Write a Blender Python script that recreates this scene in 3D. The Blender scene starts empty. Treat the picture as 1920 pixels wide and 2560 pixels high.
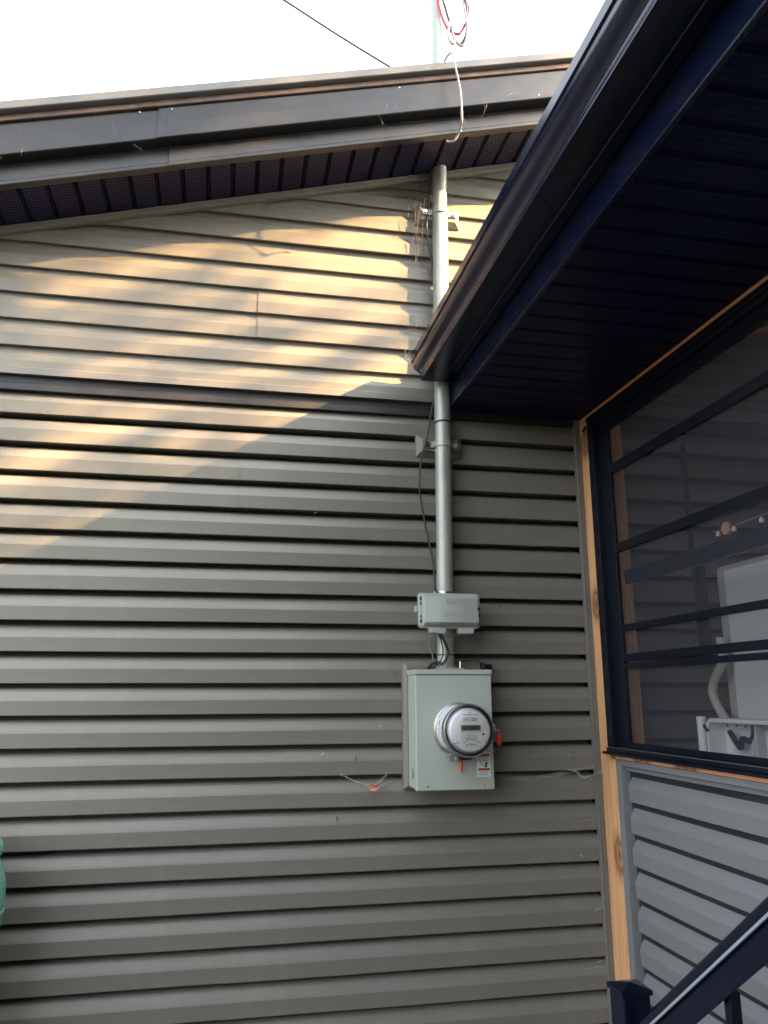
import bpy, bmesh, math, random
from mathutils import Vector, Matrix, Quaternion
R_ = math.radians
random.seed(7)
scn = bpy.context.scene
COL = scn.collection

# ------------------------------------------------------------------ camera
cam_d = bpy.data.cameras.new("camera"); cam = bpy.data.objects.new("camera", cam_d); COL.objects.link(cam)
yaw, pitch, roll = .19598, .22969, -.00378
fw = Vector((math.sin(yaw)*math.cos(pitch), math.cos(yaw)*math.cos(pitch), math.sin(pitch)))
r0 = Vector((math.cos(yaw), -math.sin(yaw), 0)); u0 = r0.cross(fw)
rt = r0*math.cos(roll) + u0*math.sin(roll); up = -r0*math.sin(roll) + u0*math.cos(roll)
M = Matrix((rt, up, -fw)).transposed().to_4x4(); M.translation = (0, -3.094, 1.62)
cam.matrix_world = M
cam_d.sensor_fit = 'VERTICAL'; cam_d.sensor_height = 36; cam_d.lens = 1955.64/2560*36
cam_d.clip_start = .05; cam_d.clip_end = 2000
scn.camera = cam
scn.render.resolution_x = 768; scn.render.resolution_y = 1024

# ------------------------------------------------------------------ sky, sun, exposure
SUN = Vector((1.89, -1.0, 1.135)).normalized()          # towards the sun
world = bpy.data.worlds.new("World"); scn.world = world; world.use_nodes = True
wn = world.node_tree.nodes; wl = world.node_tree.links
bg = wn["Background"]
sky = wn.new("ShaderNodeTexSky"); sky.sky_type = 'NISHITA'; sky.sun_disc = False
sky.sun_elevation = math.asin(SUN.z); sky.sun_rotation = math.atan2(SUN.x, SUN.y)
sky.altitude = 100; sky.air_density = 1.0; sky.dust_density = 4.0; sky.ozone_density = 1.0
hsv = wn.new("ShaderNodeHueSaturation"); hsv.inputs["Saturation"].default_value = .32
wl.new(sky.outputs[0], hsv.inputs["Color"]); wl.new(hsv.outputs[0], bg.inputs[0])
bg.inputs[1].default_value = .15
sun_d = bpy.data.lights.new("sun", 'SUN'); sun_d.energy = 5.0; sun_d.angle = R_(.53); sun_d.color = (1, .57, .22)
sun = bpy.data.objects.new("sun", sun_d); COL.objects.link(sun)
sun.rotation_euler = (-SUN).to_track_quat('-Z', 'Y').to_euler(); sun.location = SUN*30
scn.view_settings.view_transform = 'Standard'; scn.view_settings.look = 'None'
scn.view_settings.gamma = 1; scn.view_settings.use_curve_mapping = False
scn.view_settings.exposure = 3.28

# ------------------------------------------------------------------ helpers
class MB:
    def __init__(s): s.v = []; s.f = []
    def poly(s, pts):
        n = len(s.v); s.v += [tuple(p) for p in pts]; s.f.append(tuple(range(n, n+len(pts)))); return s
    def box(s, x0, x1, y0, y1, z0, z1):
        n = len(s.v)
        s.v += [(x, y, z) for z in (z0, z1) for y in (y0, y1) for x in (x0, x1)]
        for q in ((0,1,3,2),(4,6,7,5),(0,4,5,1),(2,3,7,6),(0,2,6,4),(1,5,7,3)): s.f.append(tuple(n+i for i in q))
        return s
    def hexa(s, p):     # eight points: bottom loop of four, top loop of four
        n = len(s.v); s.v += [tuple(q) for q in p]
        for q in ((3,2,1,0),(4,5,6,7),(0,1,5,4),(1,2,6,5),(2,3,7,6),(3,0,4,7)): s.f.append(tuple(n+i for i in q))
        return s
    def strip(s, a, b):  # quads between two equal polylines
        n = len(s.v); m = len(a); s.v += [tuple(p) for p in a]+[tuple(p) for p in b]
        for i in range(m-1): s.f.append((n+i, n+i+1, n+m+i+1, n+m+i))
        return s
    def prism(s, a, b):  # closed profile swept from a to b, with caps
        n = len(s.v); m = len(a); s.v += [tuple(p) for p in a]+[tuple(p) for p in b]
        for i in range(m): j = (i+1) % m; s.f.append((n+i, n+j, n+m+j, n+m+i))
        s.f.append(tuple(n+i for i in range(m))[::-1]); s.f.append(tuple(n+m+i for i in range(m)))
        return s
    def tube(s, pts, r, seg=8, flat=1.0, caps=True):
        pts = [Vector(p) for p in pts]; n = len(s.v); m = len(pts); prev = None
        for i, p in enumerate(pts):
            t = (pts[min(i+1, m-1)]-pts[max(i-1, 0)]).normalized()
            if prev is None:
                a = Vector((0, 0, 1)) if abs(t.z) < .9 else Vector((1, 0, 0))
                nx = t.cross(a).normalized()
            else: nx = (prev-t*prev.dot(t)).normalized()
            prev = nx; ny = t.cross(nx)
            rr = r[i] if isinstance(r, (list, tuple)) else r
            for k in range(seg):
                an = 2*math.pi*k/seg; s.v.append(tuple(p+nx*math.cos(an)*rr+ny*math.sin(an)*rr*flat))
        for i in range(m-1):
            for k in range(seg):
                j = (k+1) % seg; s.f.append((n+i*seg+k, n+i*seg+j, n+(i+1)*seg+j, n+(i+1)*seg+k))
        if caps:
            s.f.append(tuple(n+k for k in range(seg))[::-1]); s.f.append(tuple(n+(m-1)*seg+k for k in range(seg)))
        return s
    def lathe(s, prof, c, axis='y', seg=40, a0=0, a1=2*math.pi):   # prof: (radius, position along axis)
        n = len(s.v); full = abs(a1-a0-2*math.pi) < 1e-6; cols = seg if full else seg+1
        for r, h in prof:
            for k in range(cols):
                an = a0+(a1-a0)*k/seg; ca, sa = math.cos(an)*r, math.sin(an)*r
                s.v.append((c[0]+ca, c[1]+h, c[2]+sa) if axis == 'y' else (c[0]+ca, c[1]+sa, c[2]+h) if axis == 'z' else (c[0]+h, c[1]+ca, c[2]+sa))
        for i in range(len(prof)-1):
            for k in range(seg):
                j = (k+1) % cols; s.f.append((n+i*cols+k, n+i*cols+j, n+(i+1)*cols+j, n+(i+1)*cols+k))
        return s
    def mesh(s, name, smooth=False):
        me = bpy.data.meshes.new(name); me.from_pydata(s.v, [], s.f); me.update()
        bm = bmesh.new(); bm.from_mesh(me); bmesh.ops.recalc_face_normals(bm, faces=bm.faces); bm.to_mesh(me); bm.free()
        if smooth:
            for p in me.polygons: p.use_smooth = True
            try: me.set_sharp_from_angle(angle=R_(38))
            except Exception: pass
        return me
    def build(s, name, mat, parent=None, smooth=False, bevel=0, seg=2):
        return link(name, s.mesh(name, smooth), mat, parent, bevel, seg)

def link(name, me, mat, parent=None, bevel=0, seg=2, loc=None):
    o = bpy.data.objects.new(name, me); COL.objects.link(o)
    if mat and not me.materials: me.materials.append(mat)
    if loc: o.location = loc
    if parent:
        o.parent = parent
        o.matrix_parent_inverse = Matrix.Translation(-wloc(parent))
    if bevel:
        b = o.modifiers.new("bevel", 'BEVEL'); b.width = bevel; b.segments = seg; b.limit_method = 'ANGLE'; b.angle_limit = R_(40)
    return o
def wloc(o):
    return Vector(o["base"]) if "base" in o else Vector((0, 0, 0)) if o.type == 'MESH' and not o.location.length else o.location.copy()
def thing(name, label, cat, loc, group=None):
    o = bpy.data.objects.new(name, None); COL.objects.link(o); o.location = loc; o.empty_display_size = .1
    o["label"] = label; o["category"] = cat
    if group: o["group"] = group
    return o
def tag(o, label, cat, group=None):
    o["label"] = label; o["category"] = cat
    if group: o["group"] = group
    return o
def struct(o): o["kind"] = "structure"; return o
def smooth_path(pts, n=6):
    pts = [Vector(p) for p in pts]; out = []
    for i in range(len(pts)-1):
        p0, p1, p2, p3 = pts[max(i-1, 0)], pts[i], pts[i+1], pts[min(i+2, len(pts)-1)]
        for k in range(n):
            t = k/n
            out.append(.5*((2*p1)+(p2-p0)*t+(2*p0-5*p1+4*p2-p3)*t*t+(3*p1-p0-3*p2+p3)*t**3))
    out.append(pts[-1]); return out
def text_mesh(body, size, extrude=0.0006, align='CENTER'):
    cu = bpy.data.curves.new("t", 'FONT'); cu.body = body; cu.size = size; cu.extrude = extrude; cu.align_x = align; cu.align_y = 'CENTER'
    ob = bpy.data.objects.new("t", cu); COL.objects.link(ob)
    dg = bpy.context.evaluated_depsgraph_get(); me = bpy.data.meshes.new_from_object(ob.evaluated_get(dg))
    bpy.data.objects.remove(ob); bpy.data.curves.remove(cu); return me
def put_text(name, body, size, c, mat, parent, extrude=.0006, sx=1.0):
    me = text_mesh(body, size, extrude)
    for v in me.vertices: v.co = Vector((c[0]+v.co.x*sx, c[1]-v.co.z, c[2]+v.co.y))   # facing -y
    me.update(); me.name = name; me.materials.clear()
    return link(name, me, mat, parent)

# ------------------------------------------------------------------ materials
def mat(name, col, rough=.5, metal=0.0, spec=.5):
    m = bpy.data.materials.new(name); m.use_nodes = True; b = m.node_tree.nodes["Principled BSDF"]
    b.inputs["Base Color"].default_value = (*col, 1); b.inputs["Roughness"].default_value = rough
    b.inputs["Metallic"].default_value = metal; b.inputs["Specular IOR Level"].default_value = spec
    return m, m.node_tree.nodes, m.node_tree.links, b
def pos_scaled(nd, lk, sc):
    g = nd.new("ShaderNodeNewGeometry"); v = nd.new("ShaderNodeVectorMath"); v.operation = 'MULTIPLY'
    v.inputs[1].default_value = sc; lk.new(g.outputs["Position"], v.inputs[0]); return v.outputs[0]
def noise(nd, lk, vec, scale=1, detail=4, rough=.55, dist=0):
    n = nd.new("ShaderNodeTexNoise"); n.inputs["Scale"].default_value = scale; n.inputs["Detail"].default_value = detail
    n.inputs["Roughness"].default_value = rough; n.inputs["Distortion"].default_value = dist; lk.new(vec, n.inputs["Vector"]); return n.outputs["Fac"]
def ramp(nd, lk, fac, stops):
    r = nd.new("ShaderNodeValToRGB"); e = r.color_ramp.elements
    while len(e) < len(stops): e.new(.5)
    for q, (p, c) in zip(e, stops): q.position = p; q.color = (*c, 1) if len(c) == 3 else c
    lk.new(fac, r.inputs[0]); return r.outputs[0]
def mix(nd, lk, fac, a, b, typ='MIX'):
    m = nd.new("ShaderNodeMix"); m.data_type = 'RGBA'; m.blend_type = typ
    for v, s in ((fac, 0), (a, 6), (b, 7)):
        if isinstance(v, (int, float)): m.inputs[s].default_value = v
        elif isinstance(v, tuple): m.inputs[s].default_value = (*v, 1)
        else: lk.new(v, m.inputs[s])
    return m.outputs[2]
def math_n(nd, lk, op, a, b=None):
    m = nd.new("ShaderNodeMath"); m.operation = op
    for i, v in enumerate((a, b)):
        if v is None: continue
        if isinstance(v, (int, float)): m.inputs[i].default_value = v
        else: lk.new(v, m.inputs[i])
    return m.outputs[0]
def bump(nd, lk, b, h, strength=.2, dist=.002):
    n = nd.new("ShaderNodeBump"); n.inputs["Strength"].default_value = strength; n.inputs["Distance"].default_value = dist
    lk.new(h, n.inputs["Height"]); lk.new(n.outputs[0], b.inputs["Normal"])

def siding_mat(name, c0, c1, rough=.42):
    m, nd, lk, b = mat(name, c0, rough)
    grain = noise(nd, lk, pos_scaled(nd, lk, (5, 5, 620)), 1, 5, .65, .3)
    blot = noise(nd, lk, pos_scaled(nd, lk, (1.6, 1.6, 3.5)), 1, 4, .6)
    c = ramp(nd, lk, grain, [(.28, c0), (.72, c1)])
    run = noise(nd, lk, pos_scaled(nd, lk, (14, 14, .9)), 1, 4, .6)
    c = mix(nd, lk, math_n(nd, lk, 'MULTIPLY', blot, .36), c, tuple(x*.60 for x in c0))
    c = mix(nd, lk, ramp(nd, lk, run, [(.52, (0, 0, 0)), (.80, (.16, .16, .16))]), c, (.26, .25, .22))
    oi = nd.new("ShaderNodeObjectInfo")
    v = math_n(nd, lk, 'ADD', math_n(nd, lk, 'MULTIPLY', oi.outputs["Random"], .10), .95)
    c = mix(nd, lk, 1.0, c, v, 'MULTIPLY')
    lk.new(c, b.inputs["Base Color"])
    r = math_n(nd, lk, 'ADD', math_n(nd, lk, 'MULTIPLY', blot, .22), rough-.10); lk.new(r, b.inputs["Roughness"])
    bump(nd, lk, b, grain, .35, .0012)
    return m
M_SIDE = siding_mat("vinyl_siding", (.150, .143, .119), (.202, .194, .164))
M_PSIDE = siding_mat("porch_siding_skylit", (.172, .177, .180), (.212, .218, .221), .5)  # bluer and lighter than the house vinyl, its skylight put into the colour
M_TRIM = siding_mat("siding_trim", (.150, .146, .134), (.175, .171, .158), .4)

def metal_mat(name, c, rough, dirt=.3, dirtcol=(.14, .11, .085), met=0.0, spec=.5):
    m, nd, lk, b = mat(name, c, rough, met, spec)
    n1 = noise(nd, lk, pos_scaled(nd, lk, (9, 9, 14)), 1, 6, .65)
    n2 = noise(nd, lk, pos_scaled(nd, lk, (120, 120, 120)), 1, 3, .6)
    f = math_n(nd, lk, 'MULTIPLY', ramp(nd, lk, n1, [(.42, (0, 0, 0)), (.75, (1, 1, 1))]), dirt)
    c2 = mix(nd, lk, f, c, dirtcol)
    sp = ramp(nd, lk, n2, [(.70, (0, 0, 0)), (.74, (1, 1, 1))])
    c2 = mix(nd, lk, math_n(nd, lk, 'MULTIPLY', sp, dirt*.5), c2, (.25, .22, .19))
    lk.new(c2, b.inputs["Base Color"])
    lk.new(math_n(nd, lk, 'ADD', math_n(nd, lk, 'MULTIPLY', n1, .25), rough-.1), b.inputs["Roughness"])
    bump(nd, lk, b, n1, .08, .004)
    return m
M_FASCIA = metal_mat("fascia_metal", (.013, .0155, .0175), .32, .10)
M_DRIP = metal_mat("drip_metal", (.055, .035, .026), .42, .45)
M_ROOFEDGE = metal_mat("roof_edge_metal", (.125, .127, .122), .45, .25)
M_ROOF = metal_mat("roof_metal", (.05, .05, .052), .5, .3)
M_GUTTER = metal_mat("gutter_metal", (.0005, .0034, .019), .22, .02)  # black metal with the sky's blue reflection put into the colour
M_FLASH = metal_mat("flashing_metal", (.018, .019, .021), .42, .10)

def soffit_mat(name, c, slot_glint, sx, sy, rough=.38):
    m, nd, lk, b = mat(name, c, rough, 0, .18)
    g = nd.new("ShaderNodeNewGeometry"); sep = nd.new("ShaderNodeSeparateXYZ"); lk.new(g.outputs["Position"], sep.inputs[0])
    u = math_n(nd, lk, 'DIVIDE', sep.outputs[0], sx); v = math_n(nd, lk, 'DIVIDE', sep.outputs[1], sy)
    row = math_n(nd, lk, 'FLOOR', v); odd = math_n(nd, lk, 'MODULO', math_n(nd, lk, 'ABSOLUTE', row), 2.0)
    u2 = math_n(nd, lk, 'ADD', u, math_n(nd, lk, 'MULTIPLY', odd, .5))
    fu = math_n(nd, lk, 'ABSOLUTE', math_n(nd, lk, 'SUBTRACT', math_n(nd, lk, 'FRACT', u2), .5))
    fv = math_n(nd, lk, 'ABSOLUTE', math_n(nd, lk, 'SUBTRACT', math_n(nd, lk, 'FRACT', v), .5))
    d = math_n(nd, lk, 'ADD', math_n(nd, lk, 'POWER', math_n(nd, lk, 'MULTIPLY', fu, 3.2), 2.0), math_n(nd, lk, 'POWER', math_n(nd, lk, 'MULTIPLY', fv, 5.0), 2.0))
    dot = math_n(nd, lk, 'LESS_THAN', d, .8)
    n1 = noise(nd, lk, pos_scaled(nd, lk, (5, 5, 5)), 1, 3)
    c2 = mix(nd, lk, math_n(nd, lk, 'MULTIPLY', dot, math_n(nd, lk, 'ADD', n1, .15)), c, slot_glint)  # lighter dots paint the glint of the lanced slots
    lk.new(c2, b.inputs["Base Color"])
    h = math_n(nd, lk, 'SUBTRACT', 1.0, dot); bump(nd, lk, b, h, .5, .002)
    return m
M_SOFFIT = soffit_mat("rake_soffit", (.0045, .0055, .028), (.12, .10, .11), .0135, .017)  # navy base paints reflected sky onto dark metal
M_PSOFFIT = soffit_mat("porch_soffit", (.0003, .0034, .030), (.022, .028, .062), .0135, .020)  # blue of the reflected sky painted into black metal
M_BLACK, *_ = mat("black_vinyl", (.0025, .0045, .010), .32, 0, .35)
M_RAIL, _n, _l, _b = mat("black_powder_coat", (.003, .005, .014), .2, 0, .35)
_h = noise(_n, _l, pos_scaled(_n, _l, (400, 400, 400)), 1, 2); bump(_n, _l, _b, _h, .06, .001)

def wood_mat(name, c0, c1, axis, knots=(), dark=(.11, .04, .015)):
    m, nd, lk, b = mat(name, c0, .6)
    sc = {'z': (26, 26, 1.1), 'y': (26, 1.1, 26)}[axis]
    g1 = noise(nd, lk, pos_scaled(nd, lk, sc), 1, 6, .62, 1.2)
    g2 = noise(nd, lk, pos_scaled(nd, lk, tuple(x*7 if x > 5 else x*3 for x in sc)), 1, 3, .6)
    c = ramp(nd, lk, g1, [(.30, c0), (.50, c1), (.64, c0), (.70, c1)])
    c = mix(nd, lk, math_n(nd, lk, 'MULTIPLY', g2, .35), c, tuple(x*.72 for x in c0))
    for k in knots:
        g = nd.new("ShaderNodeNewGeometry"); s = nd.new("ShaderNodeVectorMath"); s.operation = 'SUBTRACT'; s.inputs[1].default_value = k[:3]
        lk.new(g.outputs["Position"], s.inputs[0]); q = nd.new("ShaderNodeVectorMath"); q.operation = 'MULTIPLY'
        q.inputs[1].default_value = (1/k[3], 1/k[3], .62/k[3]) if axis == 'z' else (1/k[3], .6/k[3], 1/k[3]); lk.new(s.outputs[0], q.inputs[0])
        l = nd.new("ShaderNodeVectorMath"); l.operation = 'LENGTH'; lk.new(q.outputs[0], l.inputs[0])
        wob = math_n(nd, lk, 'ADD', l.outputs["Value"], math_n(nd, lk, 'MULTIPLY', math_n(nd, lk, 'SUBTRACT', g2, .5), .9))
        f = ramp(nd, lk, wob, [(0, (.95,)*3), (.30, (.45,)*3), (.50, (.92,)*3), (.62, (.40,)*3), (1, (0, 0, 0))])
        c = mix(nd, lk, f, c, dark)
    lk.new(c, b.inputs["Base Color"]); bump(nd, lk, b, g1, .25, .002)
    return m
M_POST = wood_mat("cedar_post", (.54, .255, .105), (.74, .42, .20), 'z',
                  [(1.505, -.05, 2.69, .055), (1.505, -.06, 1.985, .060), (1.505, -.120, 1.02, .07)])
M_BEAM = wood_mat("cedar_beam", (.62, .25, .125), (.74, .36, .19), 'y', [(1.5, -.34, 1.385, .05), (1.5, -.62, 1.385, .06)])
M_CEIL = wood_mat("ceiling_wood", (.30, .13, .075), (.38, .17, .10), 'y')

def galv_mat():
    m, nd, lk, b = mat("galvanised_steel", (.36, .37, .34), .42, .35)
    n = noise(nd, lk, pos_scaled(nd, lk, (26, 26, 7)), 1, 5, .65)
    n2 = noise(nd, lk, pos_scaled(nd, lk, (90, 90, 60)), 1, 2)
    c = ramp(nd, lk, n, [(.3, (.27, .29, .26)), (.5, (.38, .40, .35)), (.7, (.47, .47, .38))])
    lk.new(mix(nd, lk, math_n(nd, lk, 'MULTIPLY', n2, .35), c, (.26, .28, .26)), b.inputs["Base Color"])
    lk.new(math_n(nd, lk, 'ADD', math_n(nd, lk, 'MULTIPLY', n, .3), .28), b.inputs["Roughness"]); bump(nd, lk, b, n, .1, .002)
    return m
M_GALV = galv_mat()
M_STEEL, *_ = mat("bright_steel", (.55, .54, .51), .28, 1)
def paint_mat(name, c, rough=.45, dirt=.12):
    m, nd, lk, b = mat(name, c, rough)
    n = noise(nd, lk, pos_scaled(nd, lk, (14, 14, 5)), 1, 5, .6); n2 = noise(nd, lk, pos_scaled(nd, lk, (300,)*3), 1, 2)
    c2 = mix(nd, lk, math_n(nd, lk, 'MULTIPLY', n, dirt*2), c, tuple(x*.72 for x in c)); lk.new(c2, b.inputs["Base Color"])
    bump(nd, lk, b, n2, .05, .001); return m
M_BOX = paint_mat("meter_box_paint", (.40, .43, .375), .42, .16)
M_PHONE = paint_mat("phone_box_plastic", (.36, .385, .36), .5, .08)
M_WHITE = paint_mat("white_plastic", (.72, .73, .72), .45, .06)
M_PLATE = paint_mat("meter_plate", (.90, .91, .90), .4, .04)
M_PAPER, *_ = mat("label_paper", (.70, .72, .74), .6)
M_INK, *_ = mat("ink", (.02, .02, .025), .6)
M_GREYINK, *_ = mat("grey_ink", (.22, .22, .22), .6)
M_LCD, *_ = mat("lcd", (.10, .11, .095), .2)
M_RED, *_ = mat("red_plastic", (.72, .035, .02), .35)
M_ORANGE, *_ = mat("label_red", (.62, .10, .03), .5)
M_TEAL = paint_mat("teal_plastic", (.17, .46, .36), .38, .2)
M_BLKCABLE, *_ = mat("black_cable", (.012, .012, .014), .45)
M_REDCABLE, *_ = mat("red_cable", (.50, .02, .05), .4)
M_GREYCABLE, *_ = mat("grey_cable", (.27, .245, .24), .45)
M_DUST, _n, _l, _b = mat("dusty_web", (.16, .14, .12), .9); _b.inputs["Alpha"].default_value = .6
M_LEAFDRY, *_ = mat("dry_leaf", (.42, .17, .10), .7)
M_WEB, _n, _l, _b = mat("cobweb", (.7, .68, .62), .8); _b.inputs["Alpha"].default_value = .32
M_WEBF, _n, _l, _b = mat("cobweb_sheet", (.7, .68, .62), .9)
_f = noise(_n, _l, pos_scaled(_n, _l, (20, 20, 90)), 1, 4); _l.new(math_n(_n, _l, 'MULTIPLY', ramp(_n, _l, _f, [(.4, (0, 0, 0)), (.75, (1, 1, 1))]), .22), _b.inputs["Alpha"])

def glass_mat(name, tint, opac):
    m = bpy.data.materials.new(name); m.use_nodes = True; nd = m.node_tree.nodes; lk = m.node_tree.links; nd.clear()
    o = nd.new("ShaderNodeOutputMaterial"); mx = nd.new("ShaderNodeMixShader"); t = nd.new("ShaderNodeBsdfTransparent"); g = nd.new("ShaderNodeBsdfGlossy")
    t.inputs[0].default_value = (*tint, 1); g.inputs["Roughness"].default_value = .06
    fr = nd.new("ShaderNodeFresnel"); fr.inputs[0].default_value = 1.5
    f = math_n(nd, lk, 'ADD', math_n(nd, lk, 'MULTIPLY', fr.outputs[0], .8), opac)
    lk.new(f, mx.inputs[0]); lk.new(t.outputs[0], mx.inputs[1]); lk.new(g.outputs[0], mx.inputs[2]); lk.new(mx.outputs[0], o.inputs[0])
    return m
M_GLASS = glass_mat("meter_glass", (.985, .985, .99), .015)
def screen_mat():
    m = bpy.data.materials.new("insect_screen"); m.use_nodes = True; nd = m.node_tree.nodes; lk = m.node_tree.links; nd.clear()
    o = nd.new("ShaderNodeOutputMaterial"); mx = nd.new("ShaderNodeMixShader"); t = nd.new("ShaderNodeBsdfTransparent"); d = nd.new("ShaderNodeBsdfDiffuse")
    d.inputs[0].default_value = (.056, .056, .070, 1)
    n = noise(nd, lk, pos_scaled(nd, lk, (3, 3, 3)), 1, 3)
    lk.new(math_n(nd, lk, 'ADD', math_n(nd, lk, 'MULTIPLY', n, .08), .36), mx.inputs[0])
    lk.new(t.outputs[0], mx.inputs[1]); lk.new(d.outputs[0], mx.inputs[2]); lk.new(mx.outputs[0], o.inputs[0]); return m
M_SCREEN = screen_mat()

# ------------------------------------------------------------------ ground
def ground():
    m, nd, lk, b = mat("lawn", (.06, .08, .03), .9)
    n = noise(nd, lk, pos_scaled(nd, lk, (3, 3, 3)), 1, 8, .7); lk.new(ramp(nd, lk, n, [(.3, (.020, .027, .012)), (.7, (.045, .050, .025))]), b.inputs["Base Color"]); bump(nd, lk, b, n, .6, .03)
    g = struct(MB().poly([(-400, -400, 0), (400, -400, 0), (400, 400, 0), (-400, 400, 0)]).build("ground", m))
    m2, nd, lk, b = mat("gravel", (.25, .23, .2), .9)
    n = noise(nd, lk, pos_scaled(nd, lk, (45, 45, 45)), 1, 4, .7); lk.new(ramp(nd, lk, n, [(.3, (.035, .033, .03)), (.7, (.085, .08, .075))]), b.inputs["Base Color"]); bump(nd, lk, b, n, .8, .02)
    struct(MB().poly([(-5, -4.5, .004), (1.5, -4.5, .004), (1.5, -.01, .004), (-5, -.01, .004)]).build("path", m2))
ground()

# ------------------------------------------------------------------ house
P = .1143
SL = .2772
def base(x): return 3.463 + SL*(x+.972)              # height of the rake soffit where it meets the gable
XR = 3.95                                            # ridge
house = thing("house", "grey vinyl-sided house gable with black metal rake trim and sloping soffit", "house", (0, 0, 0))

# sheathing behind the siding
sh = MB().prism([(-3.2, .090, 0), (XR*2+3.2, .090, 0), (XR*2+3.2, .090, 2.9), (XR, .090, base(XR)+.1), (-3.2, .090, base(-3.2)+.1)],
                [(-3.2, .2, 0), (XR*2+3.2, .2, 0), (XR*2+3.2, .2, 2.9), (XR, .2, base(XR)+.1), (-3.2, .2, base(-3.2)+.1)])
wall = sh.build("wall", M_FLASH, house)

def dutch(zb, d0=0.0, zt=None, under=.078, deep=.08):
    """one Dutch-lap course: list of (outward distance, height) from the hidden underside up to the top of the cove"""
    pr = [(d0-under, zb+.0045), (d0-.0200, zb+.0030), (d0-.0065, zb+.0005), (d0-.0030, zb+.0010), (d0-.0018, zb+.0030), (d0-.0010, zb+.030), (d0, zb+.0520), (d0-.0010, zb+.0550),
          (d0-.0036, zb+.061), (d0-.0082, zb+.070), (d0-.0132, zb+.0790), (d0-.0182, zb+.0870), (d0-.0240, zb+.0935), (d0-.0320, zb+.0985), (d0-.0520, zb+.1025), (d0-.0780, zb+P+.0046)]
    pr = [(max(d, d0-deep), z) for d, z in pr]
    if zt is not None:
        out = []
        for i, (d, z) in enumerate(pr):
            if z <= zt: out.append((d, z))
            else:
                a, c = out[-1] if out else pr[0], (d, z)
                t = (zt-a[1])/(c[1]-a[1]+1e-9); out.append((a[0]+(c[0]-a[0])*t, zt)); break
        pr = out
    return pr
def wob(a, z):   # vinyl is never perfectly flat
    return .0011*math.sin(a*2.1+z*7)+.0007*math.sin(a*5.3+z*19)
def siding(name, courses, mp, a0, a1, mat_, parent, left=None, right=None, shift=0):
    mb = MB(); n = max(2, int((a1-a0)/.22))
    for pr in courses:
        rows = []
        for d, z in pr:
            l = max(a0, left(z)) if left else a0; r = min(a1, right(z)) if right else a1
            if r <= l+.004: r = l+.004
            rows.append([mp(l+(r-l)*i/n, d+shift+wob(l+(r-l)*i/n, pr[1][1]), z+wob(l+(r-l)*i/n+3, pr[1][1])*.6) for i in range(n+1)])
        for i in range(len(rows)-1): mb.strip(rows[i], rows[i+1])
    return mb.build(name, mat_, parent, smooth=True)
mpY = lambda a, d, z: (a, -d, z)
Z0 = 2.694
SEAM = {2: .023, 12: .232, 14: -.686, 18: .032, 6: -1.9, 0: -1.4, 10: -2.1}
for k in range(0, 22, 2):                            # lower wall: double-course panels
    cs = [dutch(Z0-P*k, zt=2.79 if k == 0 else None), dutch(Z0-P*(k+1))]
    sx = SEAM.get(k)
    if sx is None: siding("siding_panel", cs, mpY, -3.2, 1.482, M_SIDE, wall)
    else:
        siding("siding_panel", cs, mpY, -3.2, sx+.03, M_SIDE, wall)
        siding("siding_panel", cs, mpY, sx, 1.482, M_SIDE, wall, shift=.0032)
    siding("siding_panel", cs, mpY, 1.50, 4.7, M_SIDE, wall)
# upper gable, 20 mm proud
ZU = 2.967
xl = lambda z: -.972+(z-3.463-.02)/SL
for j in range(-1, 15, 2):
    js = (-1, 0) if j == -1 else (j, j+1)
    cs = [dutch(ZU+P*q, d0=.022, deep=.0185) for q in js]
    lo = ZU+P*js[0]
    seam = {1: .069, 5: -.5, 9: 2.2}.get(j)
    lim = XR-.02 if lo < 4.2 else XR
    rr = lambda z: XR+(base(XR)-z)/SL
    if seam is not None and xl(lo) < seam:
        siding("siding_panel", cs, mpY, -3.2, seam+.03, M_SIDE, wall, left=xl)
        siding("siding_panel", cs, mpY, seam, 8, M_SIDE, wall, left=xl, right=rr, shift=.0032)
    else: siding("siding_panel", cs, mpY, -3.2, 8, M_SIDE, wall, left=xl, right=rr)
# drip trim, step and flashing between the two walls; flashing coloured dark for the shade there
MB().prism([(-3.2, -.0265, 2.846), (-3.2, -.0265, 2.872), (-3.2, -.0235, 2.876), (-3.2, -.006, 2.876), (-3.2, -.006, 2.846)],
           [(1.5, -.0265, 2.846), (1.5, -.0265, 2.872), (1.5, -.0235, 2.876), (1.5, -.006, 2.876), (1.5, -.006, 2.846)]).build("drip_trim", M_TRIM, wall)
MB().box(-3.2, 1.5, -.004, .03, 2.818, 2.853).build("flashing", M_FLASH, wall)
MB().box(-3.2, 1.5, -.009, .03, 2.786, 2.8155).build("flashing", M_FLASH, wall, bevel=.002)
MB().box(1.50, 4.7, -.004, .03, 2.79, 2.853).build("flashing", M_FLASH, wall)
# corner channel beside the porch post
MB().box(1.477, 1.4835, -.017, .01, .1, 2.812).box(1.4835, 1.504, -.0145, .01, .1, 2.812).build("corner_trim", M_TRIM, wall, bevel=.0015)
# channel under the rake
a, c = -3.2, XR
pts = lambda x: [(x, -.024, base(x)-.034), (x, -.047, base(x)-.034), (x, -.049, base(x)-.030), (x, -.047, base(x)-.003), (x, -.024, base(x)-.003)]
MB().prism(pts(a), pts(c)).build("rake_trim", M_SIDE, wall)

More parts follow.
